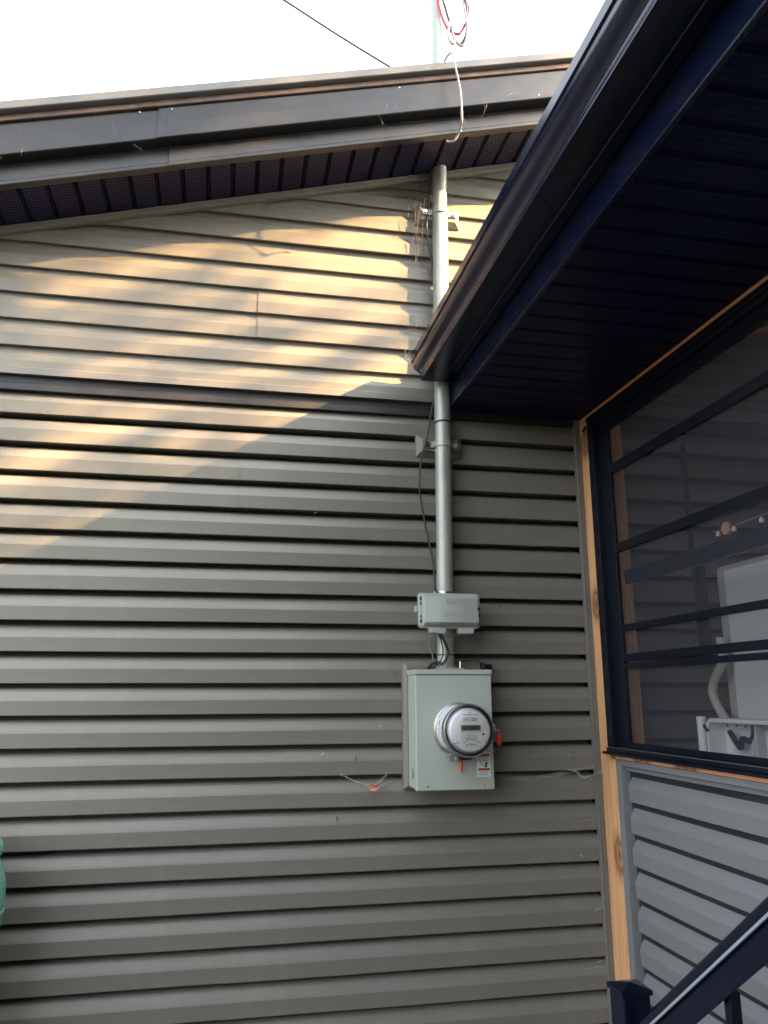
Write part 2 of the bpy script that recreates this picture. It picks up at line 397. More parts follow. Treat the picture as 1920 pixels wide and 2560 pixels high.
# soffit strips: flat with a V groove
RP = .0992; x_first = -.860
sof = MB(); S0 = [(0, 0), (.004, .007), (.008, .0115), (.0105, .002), (.0125, .002), (.015, .0115), (.020, 0), (.024, 0), (.0985, 0)]
n0 = [(x, -.022, SL*x+dz) for x, dz in S0]; n1 = [(x, -.294, SL*x+dz) for x, dz in S0]
sof.strip(n0, n1); sof_me = sof.mesh("soffit_panel")
back = MB().poly([(-3.3, -.01, base(-3.3)+.012), (XR, -.01, base(XR)+.012), (XR, -.296, base(XR)+.012), (-3.3, -.296, base(-3.3)+.012)]).build("soffit", M_FASCIA, house)
for i in range(-24, 48):
    x = x_first+RP*i
    link("soffit_panel", sof_me, M_SOFFIT, back, loc=(x, 0, base(x)))

# stepped rake fascia, each length of sheet its own piece
def rake_piece(name, prof, x0, x1, m, parent, jog=0.0):
    A = [(x0, -(d+jog), base(x0)+r) for d, r in prof]; B = [(x1, -(d+jog), base(x1)+r) for d, r in prof]
    return MB().prism(A, B).build(name, m, parent, bevel=.0015)
lowp = [(.268, -.004), (.297, -.004), (.299, .000), (.299, .014), (.295, .018), (.290, .090), (.268, .090)]
upp = [(.27, .0965), (.334, .0965), (.338, .100), (.3375, .165), (.339, .231), (.27, .231)]
stripp = [(.27, .2335), (.349, .2335), (.352, .236), (.351, .262), (.27, .262)]
edge = [(.27, .265), (.372, .265), (.376, .268), (.376, .300), (.372, .304), (.27, .304)]
fas = rake_piece("fascia", upp, -3.3, -.335, M_FASCIA, house)
rake_piece("fascia", upp, -.350, XR, M_FASCIA, house, .0050)
rake_piece("fascia_trim", lowp, -3.3, -.298, M_FASCIA, house)
rake_piece("fascia_trim", lowp, -.305, XR, M_FASCIA, house, .0040)
rake_piece("drip_strip", stripp, -3.3, -.41, M_DRIP, house)
rake_piece("drip_strip", stripp, -.42, XR, M_DRIP, house, .0018)
rake_piece("roof_edge", edge, -3.3, XR, M_ROOFEDGE, house)
# inner shadow board closing the gaps between the steps
rake_piece("fascia_board", [(.262, .004), (.285, .004), (.285, .30), (.262, .30)], -3.3, XR, M_FLASH, house)
rf = MB()
rf.hexa([(-3.35, 7, base(-3.35)+.22), (XR, 7, base(XR)+.22), (XR, -.265, base(XR)+.22), (-3.35, -.265, base(-3.35)+.22),
         (-3.35, 7, base(-3.35)+.301), (XR, 7, base(XR)+.301), (XR, -.265, base(XR)+.301), (-3.35, -.265, base(-3.35)+.301)])
rf.hexa([(XR, 7, base(XR)+.22), (2*XR+3.3, 7, 2.95), (2*XR+3.3, -.37, 2.95), (XR, -.37, base(XR)+.22),
         (XR, 7, base(XR)+.303), (2*XR+3.3, 7, 3.03), (2*XR+3.3, -.37, 3.03), (XR, -.37, base(XR)+.303)])
roof = rf.build("roof", M_ROOF, house)
MB().prism([(1.49, -.36, base(1.49)+.295), (1.475, -.36, base(1.5)+.345), (1.505, -.36, base(1.5)+.398), (1.60, -.36, base(1.6)+.40), (1.60, -.36, base(1.6)+.295)],
           [(1.49, -.2, base(1.49)+.295), (1.475, -.2, base(1.5)+.345), (1.505, -.2, base(1.5)+.398), (1.60, -.2, base(1.6)+.40), (1.60, -.2, base(1.6)+.295)]).build("roof_cap", M_ROOF, roof, bevel=.004)
for x, d, r in ((-.30, .341, .222), (.62, .341, .222), (.9, .301, .006), (-.42, .341, .222), (1.25, .341, .115)):
    MB().lathe([(0, -.004), (.003, -.0035), (.0045, 0)], (x, -d, base(x)+r), seg=10).build("nail", M_WHITE if x == .62 else M_STEEL, fas)

# ------------------------------------------------------------------ screened porch
porch = thing("screened_porch", "screened porch with black gutter and soffit, orange cedar post and grey siding", "porch", (1.505, 0, 0))
XW = 1.505
post = MB().box(XW, 1.656, -.100, .0, .1, 2.79).build("post", M_POST, porch, bevel=.003)
MB().box(XW-.001, XW+.10, -.132, -.1005, .1, 1.3725).build("post_lining", M_POST, porch, bevel=.004)
MB().box(XW, 1.65, -4.3, -.0, 2.786, 2.86).build("header_beam", M_BEAM, porch, bevel=.003)
MB().box(XW, 1.64, -4.3, -.1325, 1.374, 1.390).build("sill_beam", M_BEAM, porch, bevel=.002)
MB().box(XW, 1.65, -2.15, -2.0, .1, 2.785).build("post", M_POST, porch, bevel=.003)
MB().box(XW, 1.65, -4.3, -4.15, .1, 2.785).build("post", M_POST, porch, bevel=.003)
# low wall: frame trim and Dutch-lap panels
pw = MB().box(1.545, 1.64, -4.3, -.10, 0.05, 1.373).build("low_wall", M_FLASH, porch)
MB().box(1.506, 1.546, -.170, -.1325, .05, 1.373).box(1.5058, 1.546, -4.3, -.1705, 1.352, 1.373).build("corner_trim", M_TRIM if False else M_PSIDE, pw, bevel=.002)
mpX = lambda a_, d, z: (1.524-d, -a_, z)
PZ = [1.332-.1127*i for i in range(12)]
siding("siding_panel", [dutch(PZ[0], zt=1.3515)], mpX, .171, 4.3, M_PSIDE, pw)
for i in range(1, 11, 2):
    siding("siding_panel", [dutch(PZ[i], deep=.034), dutch(PZ[i+1], deep=.034)], mpX, .186, 4.3, M_PSIDE, pw)
# window unit
wx0, wx1 = 1.492, 1.60
wf = MB()
wf.box(wx0, 1.56, -.150, -.1015, 1.418, 2.762)                      # outer stile
wf.box(1.516, 1.530, -.236, -.1502, 1.4185, 2.7615)                  # inner track stile
wf.box(wx0, 1.56, -1.98, -.1504, 2.742, 2.7625)
wf.box(wx0-.006, 1.54, -1.98, -.106, 2.763, 2.7845)                 # head flashing
wf.box(1.5162, 1.5302, -1.98, -.2362, 2.692, 2.7415)
wf.box(1.5162, 1.5302, -1.98, -.2364, 1.417, 1.440)
wf.box(wx0, 1.56, -1.98, -1.93, 1.4182, 2.7416)
win = wf.build("window_frame", M_BLACK, porch, bevel=.002)
MB().box(1.472, 1.56, -1.985, -.092, 1.3905, 1.4012).box(1.484, 1.53, -1.985, -.106, 1.4014, 1.4165).build("window_sill", M_BLACK, win, bevel=.002)
M_TRACK, *_ = mat("window_track", (.10, .11, .10), .45)
MB().box(1.4855, 1.503, -1.98, -.112, 1.4167, 1.4178).build("track", M_TRACK, win)
MB().tube([(1.487, -.088, 2.745), (1.487, -.078, 2.735), (1.489, -.1, 2.752)], .006).build("latch", M_BLACK, win)
for z0, z1, x0 in ((2.503, 2.541, 1.5165), (2.174, 2.210, 1.5165), (1.859, 1.885, 1.5165), (1.743, 1.772, 1.5165), (1.714, 1.736, 1.5165)):
    MB().box(x0, x0+.016, -1.93, -.2368, z0, z1).build("sash_bar", M_BLACK, win, bevel=.002)
MB().box(1.545, 1.560, -1.93, -.2369, 2.046, 2.100).build("sash_bar", M_BLACK, win, bevel=.002)
MB().box(1.572, 1.5845, -.722, -.702, 1.7725, 2.0455).box(1.575, 1.5875, -.70, -.68, 1.7725, 2.0455).box(1.572, 1.5845, -.676, -.662, 1.7725, 2.0455).build("mullion", M_BLACK, win, bevel=.001)
MB().box(1.575, 1.585, -.672, -.652, 2.1005, 2.50).build("mullion", M_BLACK, win, bevel=.001)
MB().poly([(1.5335, -1.93, 1.4405), (1.5335, -.15, 1.4405), (1.5335, -.15, 2.7415), (1.5335, -1.93, 2.7415)]).build("screen", M_SCREEN, win)

MB().box(1.4985, 1.5045, -4.3, -.002, 2.8100, 2.8125).build("soffit_trim", M_GUTTER, porch)
# eaves: soffit strips across, fascia, gutter, roof
ps = MB(); n0 = [(.893, -y, dz) for y, dz in S0]; n1 = [(1.504, -y, dz) for y, dz in S0]; ps.strip(n0, n1); ps_me = ps.mesh("soffit_panel")
psb = MB().poly([(.893, 0, 2.8265), (1.504, 0, 2.8265), (1.504, -4.3, 2.8265), (.893, -4.3, 2.8265)]).build("soffit", M_GUTTER, porch)
for i in range(43): link("soffit_panel", ps_me, M_PSOFFIT, psb, loc=(0, -.012-RP*i, 2.8135))
MB().prism([(.902, -.05, 2.812), (.889, -.05, 2.812), (.8885, -.05, 2.818), (.890, -.05, 2.835), (.8905, -.05, 3.02), (.902, -.05, 3.02)],
           [(.902, -4.3, 2.812), (.889, -4.3, 2.812), (.8885, -4.3, 2.818), (.890, -4.3, 2.835), (.8905, -4.3, 3.02), (.902, -4.3, 3.02)]).build("fascia", M_GUTTER, porch)
gp = [(.8895, 2.998), (.8895, 2.918), (.886, 2.913), (.852, 2.9125), (.850, 2.9105), (.848, 2.9125), (.764, 2.9115), (.757, 2.913), (.7565, 2.924), (.7575, 2.927),
      (.7555, 2.935), (.7495, 2.944), (.741, 2.951), (.732, 2.957), (.7255, 2.965), (.7215, 2.975), (.7195, 2.986), (.713, 2.989), (.7125, 3.018), (.716, 3.0225), (.728, 3.022), (.728, 3.018)]
gA = [(x, -.094, z) for x, z in gp]; gB = [(x, -4.3, z) for x, z in gp]
gut = MB().strip(gA, gB).build("gutter", M_GUTTER, porch, smooth=True)
gc = [(x, z) for x, z in gp]
MB().prism([(x, -.0935, z) for x, z in gc], [(x, -.0955, z) for x, z in gc]).build("end_cap", M_GUTTER, gut)
MB().lathe([(0, -.003), (.003, -.0028), (.0042, 0)], (.7485, -.13, 2.944), axis='x', seg=10).build("rivet", M_STEEL, gut)
pr_s = .33
def pz(x): return 3.005+pr_s*(x-.89)
XPR = 3.2
rf2 = MB()
rf2.hexa([(.862, -.13, pz(.862)), (XPR, -.13, pz(XPR)), (XPR, -4.4, pz(XPR)), (.862, -4.4, pz(.862)), (.862, -.13, pz(.862)+.05), (XPR, -.13, pz(XPR)+.05), (XPR, -4.4, pz(XPR)+.05), (.862, -4.4, pz(.862)+.05)])
rf2.hexa([(.905, 0.0, pz(.905)), (XPR, 0.0, pz(XPR)), (XPR, -.1305, pz(XPR)), (.905, -.1305, pz(.905)), (.905, 0.0, pz(.905)+.05), (XPR, 0.0, pz(XPR)+.05), (XPR, -.1305, pz(XPR)+.05), (.905, -.1305, pz(.905)+.05)])
rf2.hexa([(XPR+.001, 0, pz(XPR)), (5.5, 0, pz(.9)), (5.5, -4.4, pz(.9)), (XPR+.001, -4.4, pz(XPR)), (XPR+.001, 0, pz(XPR)+.05), (5.5, 0, pz(.9)+.05), (5.5, -4.4, pz(.9)+.05), (XPR+.001, -4.4, pz(XPR)+.05)])
proof = rf2.build("roof", M_ROOF, porch)
for i in range(9):
    x0 = 1.66+.17*i; x1 = x0+.168; zc = lambda x: 3.253+.333*(x-2.286)+.018
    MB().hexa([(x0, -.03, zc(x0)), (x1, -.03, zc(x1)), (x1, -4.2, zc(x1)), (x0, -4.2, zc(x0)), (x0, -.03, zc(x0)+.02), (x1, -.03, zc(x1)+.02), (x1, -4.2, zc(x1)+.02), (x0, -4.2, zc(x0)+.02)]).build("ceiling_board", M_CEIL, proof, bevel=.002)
zt = lambda x: 3.253+.333*(x-2.286)
MB().hexa([(1.66, -.03, zt(1.66)-.005), (3.2, -.03, zt(3.2)-.005), (3.2, -.07, zt(3.2)-.005), (1.66, -.07, zt(1.66)-.005), (1.66, -.03, zt(1.66)+.017), (3.2, -.03, zt(3.2)+.017), (3.2, -.07, zt(3.2)+.017), (1.66, -.07, zt(1.66)+.017)]).build("ceiling_trim", M_BEAM, proof)
MB().hexa([(1.66, -.026, zt(1.66)-.04), (3.2, -.026, zt(3.2)-.04), (3.2, -.05, zt(3.2)-.04), (1.66, -.05, zt(1.66)-.04), (1.66, -.026, zt(1.66)-.006), (3.2, -.026, zt(3.2)-.006), (3.2, -.05, zt(3.2)-.006), (1.66, -.05, zt(1.66)-.006)]).build("ceiling_trim", M_TRIM, proof)
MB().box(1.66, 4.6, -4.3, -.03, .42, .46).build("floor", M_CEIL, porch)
MB().box(4.55, 4.65, -4.3, -.03, .05, 2.79).build("light_block_wall", M_PSIDE, porch)  # solid wall added out of view to darken the porch interior
MB().box(1.66, 4.549, -4.3, -4.22, .05, 1.0).build("light_block_wall", M_PSIDE, porch)  # low wall added out of view, height set for the light inside
MB().box(4.55, 4.65, -4.3, -.03, 2.791, 2.9).build("header_beam", M_BEAM, porch)

# things standing inside the porch, seen through the screen
tb = thing("folding_table", "white folded table standing upright behind the porch screen", "table", (1.95, -.8, .46))
o = MB().box(1.905, 1.95, -1.55, -.345, .50, 2.10).build("table_top", M_WHITE, tb, bevel=.02, seg=4)
M_RIM = paint_mat("table_rim", (.44, .43, .38), .5)
MB().box(1.91, 1.96, -1.57, -.29, .49, 2.117).build("rim", M_RIM, tb, bevel=.03, seg=4)
M_BEIGE = paint_mat("beige_tube", (.50, .47, .41), .4)
MB().tube(smooth_path([(1.86, -.36, 1.83), (1.86, -.36, 1.74), (1.86, -.29, 1.66), (1.86, -.285, 1.60), (1.86, -.37, 1.49), (1.86, -.42, 1.42)], 6), .017, 10).build("leg", M_BEIGE, tb, smooth=True)
disc = MB().lathe([(0, -.012), (.024, -.012), (.026, -.006), (.026, 0), (0, 0)], (1.879, -.45, 2.29), axis='x', seg=20).build("wood_disc", M_POST)
tag(disc, "small round wooden disc hanging behind the porch screen", "ornament"); disc.location.z = -.049
sl = thing("string_lights", "row of tiny white bulbs strung behind the porch screen", "lights", (1.87, -.5, 2.24))
MB().tube([(1.87, -.36, 2.243), (1.87, -.5, 2.240), (1.87, -.66, 2.246), (1.87, -.9, 2.242)], .003, 6).build("cord", M_GREYCABLE, sl)
for y in (-.40, -.5, -.66): MB().lathe([(0, -.022), (.010, -.02), (.008, -.006), (0.003, 0)], (1.87, y, 2.240), axis='z', seg=10).build("bulb", M_WHITE, sl)

tr = thing("plastic_crate", "white moulded plastic crate with black latch on the porch sill", "crate", (1.72, -.6, 1.38))
c0 = MB()
def rr(y0, y1, z0, z1, r, n=5):
    out = []
    for cy, cz, a0 in ((y1-r, z1-r, 0), (y0+r, z1-r, 90), (y0+r, z0+r, 180), (y1-r, z0+r, 270)):
        for i in range(n+1): an = R_(a0+90*i/n); out.append((cy+r*math.cos(an), cz+r*math.sin(an)))
    return out
outer = rr(-.98, -.46, 1.33, 1.535, .035); inner = rr(-.970, -.470, 1.34, 1.522, .03)
def ring(x, pr): return [(x, y, z) for y, z in pr]
n = len(outer)
for A_, B_ in ((ring(1.70, outer), ring(1.70, inner)), (ring(1.70, inner), ring(1.77, inner)), (ring(1.70, outer), ring(1.775, outer))):
    c0.strip(A_+[A_[0]], B_+[B_[0]])
c0.poly(ring(1.77, inner)); c0.poly(ring(1.775, outer))
c0.build("body", M_WHITE, tr, smooth=True)
M_CRATE_IN = paint_mat("crate_panel", (.62, .64, .68), .4)
MB().box(1.760, 1.769, -.80, -.52, 1.36, 1.50).build("panel", M_CRATE_IN, tr, bevel=.004)
MB().box(1.725, 1.768, -.70, -.672, 1.35, 1.52).build("rib", M_RIM, tr, bevel=.003)
MB().tube(smooth_path([(1.73, -.552, 1.492), (1.73, -.585, 1.455), (1.73, -.605, 1.440), (1.73, -.62, 1.470), (1.73, -.655, 1.465), (1.73, -.68, 1.480), (1.73, -.685, 1.515)], 4), .010, 8).build("latch", M_BLACK, tr)
for y in (-.50, -.55, -.60, -.74, -.80, -.86, -.92): MB().box(1.7595, 1.7605, y-.004, y+.004, 1.506, 1.514).build("vent_hole", M_INK, tr)
MB().tube([(1.70, -.435, 1.40), (1.70, -.435, 1.54)], .017, 10).build("corner_tube", M_WHITE, tr, smooth=True)
MB().tube([(1.70, -.43, 1.505), (1.70, -.44, 1.515), (1.70, -.47, 1.49)], .007, 6).build("clip", M_BLACK, tr)
MB().box(1.66, 1.85, -1.2, -.40, .46, 1.3285).build("stand", M_RIM, tr)

# ------------------------------------------------------------------ service conduit
cx = lambda z: .849+.0085*(z-1.75)
cy = lambda z: -.0605+(.0025 if z > 2.7 else 0)
con = thing("conduit", "galvanised steel service conduit running up the wall through the eave", "conduit", (.849, -.06, 1.72))
mb = MB(); prof = []
z = 1.72
pts = [(cx(z), -.060, z) for z in (1.722, 1.9, 2.3, 2.74)]
pipe = MB().tube(pts, .0335, 28).build("pipe", M_GALV, con, smooth=True)
pts = [(cx(z), -.058, z) for z in (2.744, 3.2, 3.765)]
MB().tube(pts, .0345, 28).build("pipe", M_GALV, con, smooth=True)
pts = [(cx(z), -.058, z) for z in (3.767, 4.2, 4.6, 5.3)]
MB().tube(pts, .0325, 28).build("pipe", M_GALV, con, smooth=True)
MB().lathe([(.0338, 0), (.0352, .002), (.0352, .008), (.034, .010)], (cx(2.742), -.059, 2.736), axis='z', seg=28).build("coupling_ring", M_INK, con, smooth=True)
MB().lathe([(.033, -.03), (.036, -.024), (.041, -.006), (.042, .004), (.036, .008), (.033, .008)], (cx(4.0), -.058, 4.012), axis='z', seg=28).build("soffit_collar", M_BLACK, con, smooth=True)
MB().lathe([(.033, .25), (.037, .24), (.040, .19), (.044, .17), (.044, .10), (.06, .05), (.075, 0)], (cx(4.2), -.058, base(.85)+.28), axis='z', seg=28).build("roof_boot", M_GALV, con, smooth=True)
MB().lathe([(.033, 0), (.05, .02), (.055, .08), (.03, .13), (0, .15)], (cx(5.3), -.058, 5.28), axis='z', seg=24).build("weatherhead", M_GALV, con, smooth=True)
def strap(zc, yb, x_l, x_r, name="pipe_strap"):
    xc = cx(zc); mb = MB(); r = .0365; h = .0125
    for sgn, w in ((1, 1),):
        inner_ = []; n = 14
        path = [(xc-.081, yb), (xc-.052, yb), (xc-.040, yb-.002)]
        for i in range(n+1):
            an = R_(180+180*i/n); path.append((xc+math.cos(an)*r, -.0595+math.sin(an)*r))
        path += [(xc+.040, yb-.002), (xc+.052, yb), (xc+.081, yb)]
    A_ = [(x, y, zc-h) for x, y in path]; B_ = [(x, y, zc+h) for x, y in path]
    mb.strip(A_, B_)
    A2 = [(x, y-.003 if not (abs(x-xc) < .045) else y-.003, zc-h) for x, y in path]; B2 = [(x, y, zc+h) for x, y, _ in A2]
    mb.strip(A2, B2); mb.strip(A_, A2); mb.strip(B_, B2)
    s = mb.build(name, M_GALV, con, smooth=True)
    for dx in (-.066, .066):
        MB().lathe([(0, -.010), (.0065, -.010), (.0075, -.004), (.012, -.004), (.012, 0)], (xc+dx, yb-.003, zc), seg=12).build("bolt", M_STEEL, s)
    return s
def block(x0, x1, z0, z1, yb, d):     # pyramid-edged vinyl mounting block
    mb = MB(); i = .022
    a_ = [(x0, yb, z0), (x1, yb, z0), (x1, yb, z1), (x0, yb, z1)]; b_ = [(x0, yb-d*.45, z0), (x1, yb-d*.45, z0), (x1, yb-d*.45, z1), (x0, yb-d*.45, z1)]
    c_ = [(x0+i, yb-d, z0+i), (x1-i, yb-d, z0+i), (x1-i, yb-d, z1-i), (x0+i, yb-d, z1-i)]
    for A_, B_ in ((a_, b_), (b_, c_)): mb.strip(A_+[A_[0]], B_+[B_[0]])
    mb.poly(c_); return mb.build("mounting_block", M_SIDE, con)
block(.752, .952, 2.602, 2.697, .012, .046)
for z in (2.618, 2.656): MB().box(.775, .93, -.048, -.0345, z, z+.0035).build("strut", M_STEEL, con)
MB().box(.775, .93, -.0375, -.0345, 2.6185, 2.6555).build("strut", M_GALV, con)
strap(2.645, -.0485, 0, 0)
block(.757, .962, 3.690, 3.789, -.012, .040)
strap(3.745, -.0535, 0, 0)

# ------------------------------------------------------------------ meter box
bx = thing("meter_box", "grey-green steel meter box fixed to the siding below the conduit", "meter box", (.85, -.03, 1.275))
X0, X1, Zb, Zt, YF = .700, 1.000, 1.276, 1.695, -.160
mb = MB()
bi = .016; x0, x1, z0, z1 = .683, 1.017, 1.268, 1.746
A_ = [(x0, .012, z0), (x1, .012, z0), (x1, .012, z1), (x0, .012, z1)]; B_ = [(x0, -.018, z0), (x1, -.018, z0), (x1, -.018, z1), (x0, -.018, z1)]; C_ = [(x0+bi, -.029, z0+bi), (x1-bi, -.029, z0+bi), (x1-bi, -.029, z1-bi), (x0+bi, -.029, z1-bi)]
mb.strip(A_+[A_[0]], B_+[B_[0]]); mb.strip(B_+[B_[0]], C_+[C_[0]]); mb.poly(C_)
mb.build("mounting_block", M_SIDE, bx)
MB().box(X0+.002, X1-.002, -.148, -.0295, Zb+.004, Zt+.0).build("body", M_BOX, bx, bevel=.002)
MB().box(X0, X1, YF, -.128, Zb, Zt-.002).build("cover", M_BOX, bx, bevel=.004, seg=3)
MB().box(X0-.002, X1+.002, YF-.004, -.030, Zt, Zt+.018).build("cap", M_BOX, bx, bevel=.002)
for x in (.742, .958): MB().lathe([(0, -.002), (.0035, -.002), (.005, 0)], (x, YF, 1.293), seg=10).build("screw", M_STEEL, bx)
MB().lathe([(.020, -.0022), (.018, -.0030), (.016, -.0022)], (X0-.0005, -.09, 1.335), axis='x', seg=26).lathe([(.0165, -.0018), (0, -.0018)], (X0, -.09, 1.335), axis='x', seg=26).build("knockout", M_BOX, bx, smooth=True)
MB().box(.800, .912, -.115, -.035, Zt+.0182, Zt+.026).build("hub_plate", M_GALV, bx, bevel=.004)
MB().lathe([(.042, 0), (.042, .006), (.036, .010)], (.849, -.06, Zt+.026), axis='z', seg=28).build("hub", M_GALV, bx, smooth=True)
MB().tube([(.898, -.09, Zt+.026), (.898, -.09, Zt+.052)], .005, 8).tube([(.893, -.09, Zt+.042), (.912, -.09, Zt+.042)], .003, 6).build("grounding_stud", M_STEEL, bx)
MB().tube([(X1, -.07, 1.665), (X1+.01, -.07, 1.665)], .0035, 8).build("screw", M_STEEL, bx)
# latch on the right with its red seal
MB().box(X1+.0005, X1+.016, -.150, -.105, 1.484, 1.500).box(X1+.012, X1+.030, -.140, -.120, 1.486, 1.490).lathe([(0, .018), (.007, .016), (.008, .006), (.012, .006), (.012, 0)], (X1+.012, -.130, 1.495), axis='z', seg=12).build("hasp", M_STEEL, bx, bevel=.001)
MB().tube(smooth_path([(X1+.012, -.135, 1.489), (X1+.030, -.137, 1.491), (X1+.033, -.137, 1.484), (X1+.033, -.137, 1.470)], 4), .0016, 6).build("seal_wire", M_STEEL, bx)
def seal(x0, x1, y, z0, z1, name):
    c = (x0+x1)/2; w = (x1-x0)/2; pr = [(w*.62, 0), (w*.98, .006), (w, .012), (w, z1-z0-.004), (w*.9, z1-z0)]
    mb = MB()
    for i, (r, h) in enumerate(pr): pass
    mb.lathe([(0, 0)]+pr+[(0, z1-z0)], (c, y, z0), axis='z', seg=16); o = mb.build(name, M_RED, bx, smooth=True); return o
seal(X1+.021, X1+.041, -.137, 1.430, 1.471, "seal")
seal(.861, .871, -.178, 1.340, 1.384, "seal")
# bottom hasp under the meter
hb = MB().box(.842, .854, -.188, -.161, 1.381, 1.400).box(.818, .842, -.182, -.161, 1.386, 1.391).box(.824, .846, -.176, -.161, 1.398, 1.409)
hb.lathe([(0, -.005), (.005, -.005), (.005, 0)], (.816, -.165, 1.393), seg=8).lathe([(0, -.005), (.004, -.005), (.004, 0)], (.820, -.165, 1.407), seg=8).build("hasp", M_GALV, bx, bevel=.001)
MB().box(.856, .902, -.200, -.162, 1.386, 1.402).build("hasp", M_BLACK, bx, bevel=.004)
# warning sticker
st = MB().box(.932, .986, YF-.0012, YF-.0003, 1.322, 1.408).build("warning_label", M_PAPER, bx)
ys = YF-.0013
MB().box(.9355, .9825, ys-.0004, ys, 1.3935, 1.4035).box(.9355, .9825, ys-.0004, ys, 1.3435, 1.3525).build("band", M_ORANGE, st)
for zc in (1.3985, 1.348):
    MB().poly([(.9440, ys-.0008, zc-.0032), (.9510, ys-.0008, zc-.0032), (.9475, ys-.0008, zc+.0036)]).build("triangle", M_INK, st)
    put_text("lettering", "WARNING", .0066, (.9665, ys-.0007, zc), M_INK, st, .0002)
for zc in (1.390, 1.3865, 1.383, 1.3795, 1.340, 1.3365, 1.333, 1.3295, 1.326):
    MB().box(.937, .980-random.random()*.01, ys-.0004, ys, zc-.0006, zc+.0006).build("text_line", M_GREYINK, st)
MB().box(.9355, .9825, ys-.0004, ys, 1.3768, 1.3773).build("rule", M_INK, st)
MB().poly([(.963, ys-.0005, 1.364), (.968, ys-.0005, 1.374), (.974, ys-.0005, 1.3735), (.972, ys-.0005, 1.362)]).poly([(.958, ys-.0005, 1.3645), (.972, ys-.0005, 1.3605), (.9715, ys-.0005, 1.3555), (.967, ys-.0005, 1.3545), (.963, ys-.0005, 1.357)]).build("symbol", M_INK, st)
MB().tube([(.945, ys-.0002, 1.374), (.951, ys-.0002, 1.371), (.948, ys-.0002, 1.366), (.955, ys-.0002, 1.3635)], .0011, 6).build("symbol", M_INK, st)

# ------------------------------------------------------------------ electric meter
M_STEEL2, *_ = mat("dull_steel", (.40, .40, .37), .34, .7)
mt = thing("electric_meter", "round glass-fronted electric meter with digital display on the grey-green box", "meter", (.862, YF, 1.494))
MC = (.862, 0, 1.494)
MB().lathe([(.088, -.158), (.097, -.1605), (.0985, -.165), (.0965, -.170), (.0905, -.173), (.0900, -.270), (.0895, -.276)], MC, seg=64).build("sleeve", M_STEEL2, mt, smooth=True)
MB().lathe([(.0895, -.274), (.0935, -.276), (.0945, -.281), (.0930, -.285), (.0930, -.290), (.0945, -.294), (.0935, -.300), (.0885, -.302), (.087, -.302)], MC, seg=64).build("clamp_ring", M_STEEL, mt, smooth=True)
MB().lathe([(.0868, -.3005), (.0868, -.290), (0, -.290)], MC, seg=48).build("base", M_INK, mt)
M_PURP, *_ = mat("meter_inner", (.68, .68, .72), .4)
MB().lathe([(.080, -.2905), (.0800, -.300), (.0735, -.314), (.0715, -.3195), (.0705, -.3195)], MC, seg=64).build("inner_housing", M_PURP, mt, smooth=True)
fp = MB().lathe([(.0705, -.316), (.0705, -.3185), (.0695, -.3195), (0, -.3195)], MC, seg=64).build("face_plate", M_PLATE, mt)
MB().lathe([(.0862, -.300), (.0862, -.318), (.0845, -.327), (.080, -.332), (.072, -.3345), (.04, -.3352), (0, -.3355)], MC, seg=64).build("cover_glass", M_GLASS, mt, smooth=True)
yf = -.3196
def facebox(x0, x1, z0, z1, m, name, y=yf, t=.0008, bev=0): return MB().box(x0, x1, y-t, y, z0, z1).build(name, m, fp, bevel=bev)
facebox(.823, .902, 1.4885, 1.5175, M_WHITE, "display_frame", t=.004, bev=.001)
facebox(.8275, .8975, 1.4955, 1.5135, M_LCD, "display", y=yf-.004)
put_text("digits", "00402", .0135, (.874, yf-.0049, 1.5042), M_INK, fp, .0002, 1.0)
facebox(.834, .890, 1.5255, 1.5405, M_PAPER, "label")
facebox(.866, .886, 1.5345, 1.5375, M_GREYINK, "text_line", y=yf-.0009, t=.0003); facebox(.868, .884, 1.529, 1.531, M_GREYINK, "text_line", y=yf-.0009, t=.0003)
put_text("lettering", "Hydro", .008, (.849, yf-.001, 1.533), M_GREYINK, fp, .0002)
facebox(.833, .892, 1.5495, 1.5512, M_GREYINK, "slot", t=.0004)
for zc in (1.545, ): pass
M_PLATE2 = paint_mat("meter_plate_light", (.86, .86, .84), .45, .02)
pp = [(.820, 1.478), (.826, 1.4835), (.900, 1.4835), (.906, 1.478), (.906, 1.455), (.897, 1.437), (.880, 1.429), (.846, 1.429), (.829, 1.437), (.820, 1.455)]
MB().prism([(x, yf, z) for x, z in pp], [(x, yf-.0012, z) for x, z in pp]).build("nameplate", M_PLATE2, fp)
yp = yf-.0013
put_text("lettering", "FOCUS AXe", .0072, (.862, yp, 1.4785), M_GREYINK, fp, .0002)
for z, w, h, x in ((1.4725, .048, .0012, .864), (1.4680, .044, .0012, .861), (1.4585, .016, .0014, .842), (1.4585, .024, .0014, .884), (1.4515, .010, .0012, .838), (1.4515, .020, .0012, .862), (1.4535, .018, .0012, .889), (1.4425, .006, .003, .845), (1.4415, .018, .0012, .866), (1.4425, .014, .0012, .886)):
    facebox(x-w/2, x+w/2, z-h/2, z+h/2, M_GREYINK, "text_line", y=yp, t=.0003)
for z, x, w in ((1.4635, .861, .040), (1.4475, .863, .040)):
    for i in range(14):
        facebox(x-w/2+w*i/14, x-w/2+w*i/14+w*(.025+.03*((i*7) % 3)/2), z-.0014, z+.0014, M_INK, "barcode", y=yp, t=.0003)
MB().lathe([(0, -.004), (.003, -.004), (.0042, 0)], (.9085, yf, 1.482), seg=14).build("button", M_INK, fp)
for x, s_ in ((.800, 1), (.922, -1)):
    for z in (1.478, 1.466, 1.452) if s_ == 1 else (1.52, 1.508, 1.496, 1.482, 1.466, 1.45):
        facebox(x-.006, x+.006, z-.0003, z+.0003, M_GREYINK, "line", t=.0003)
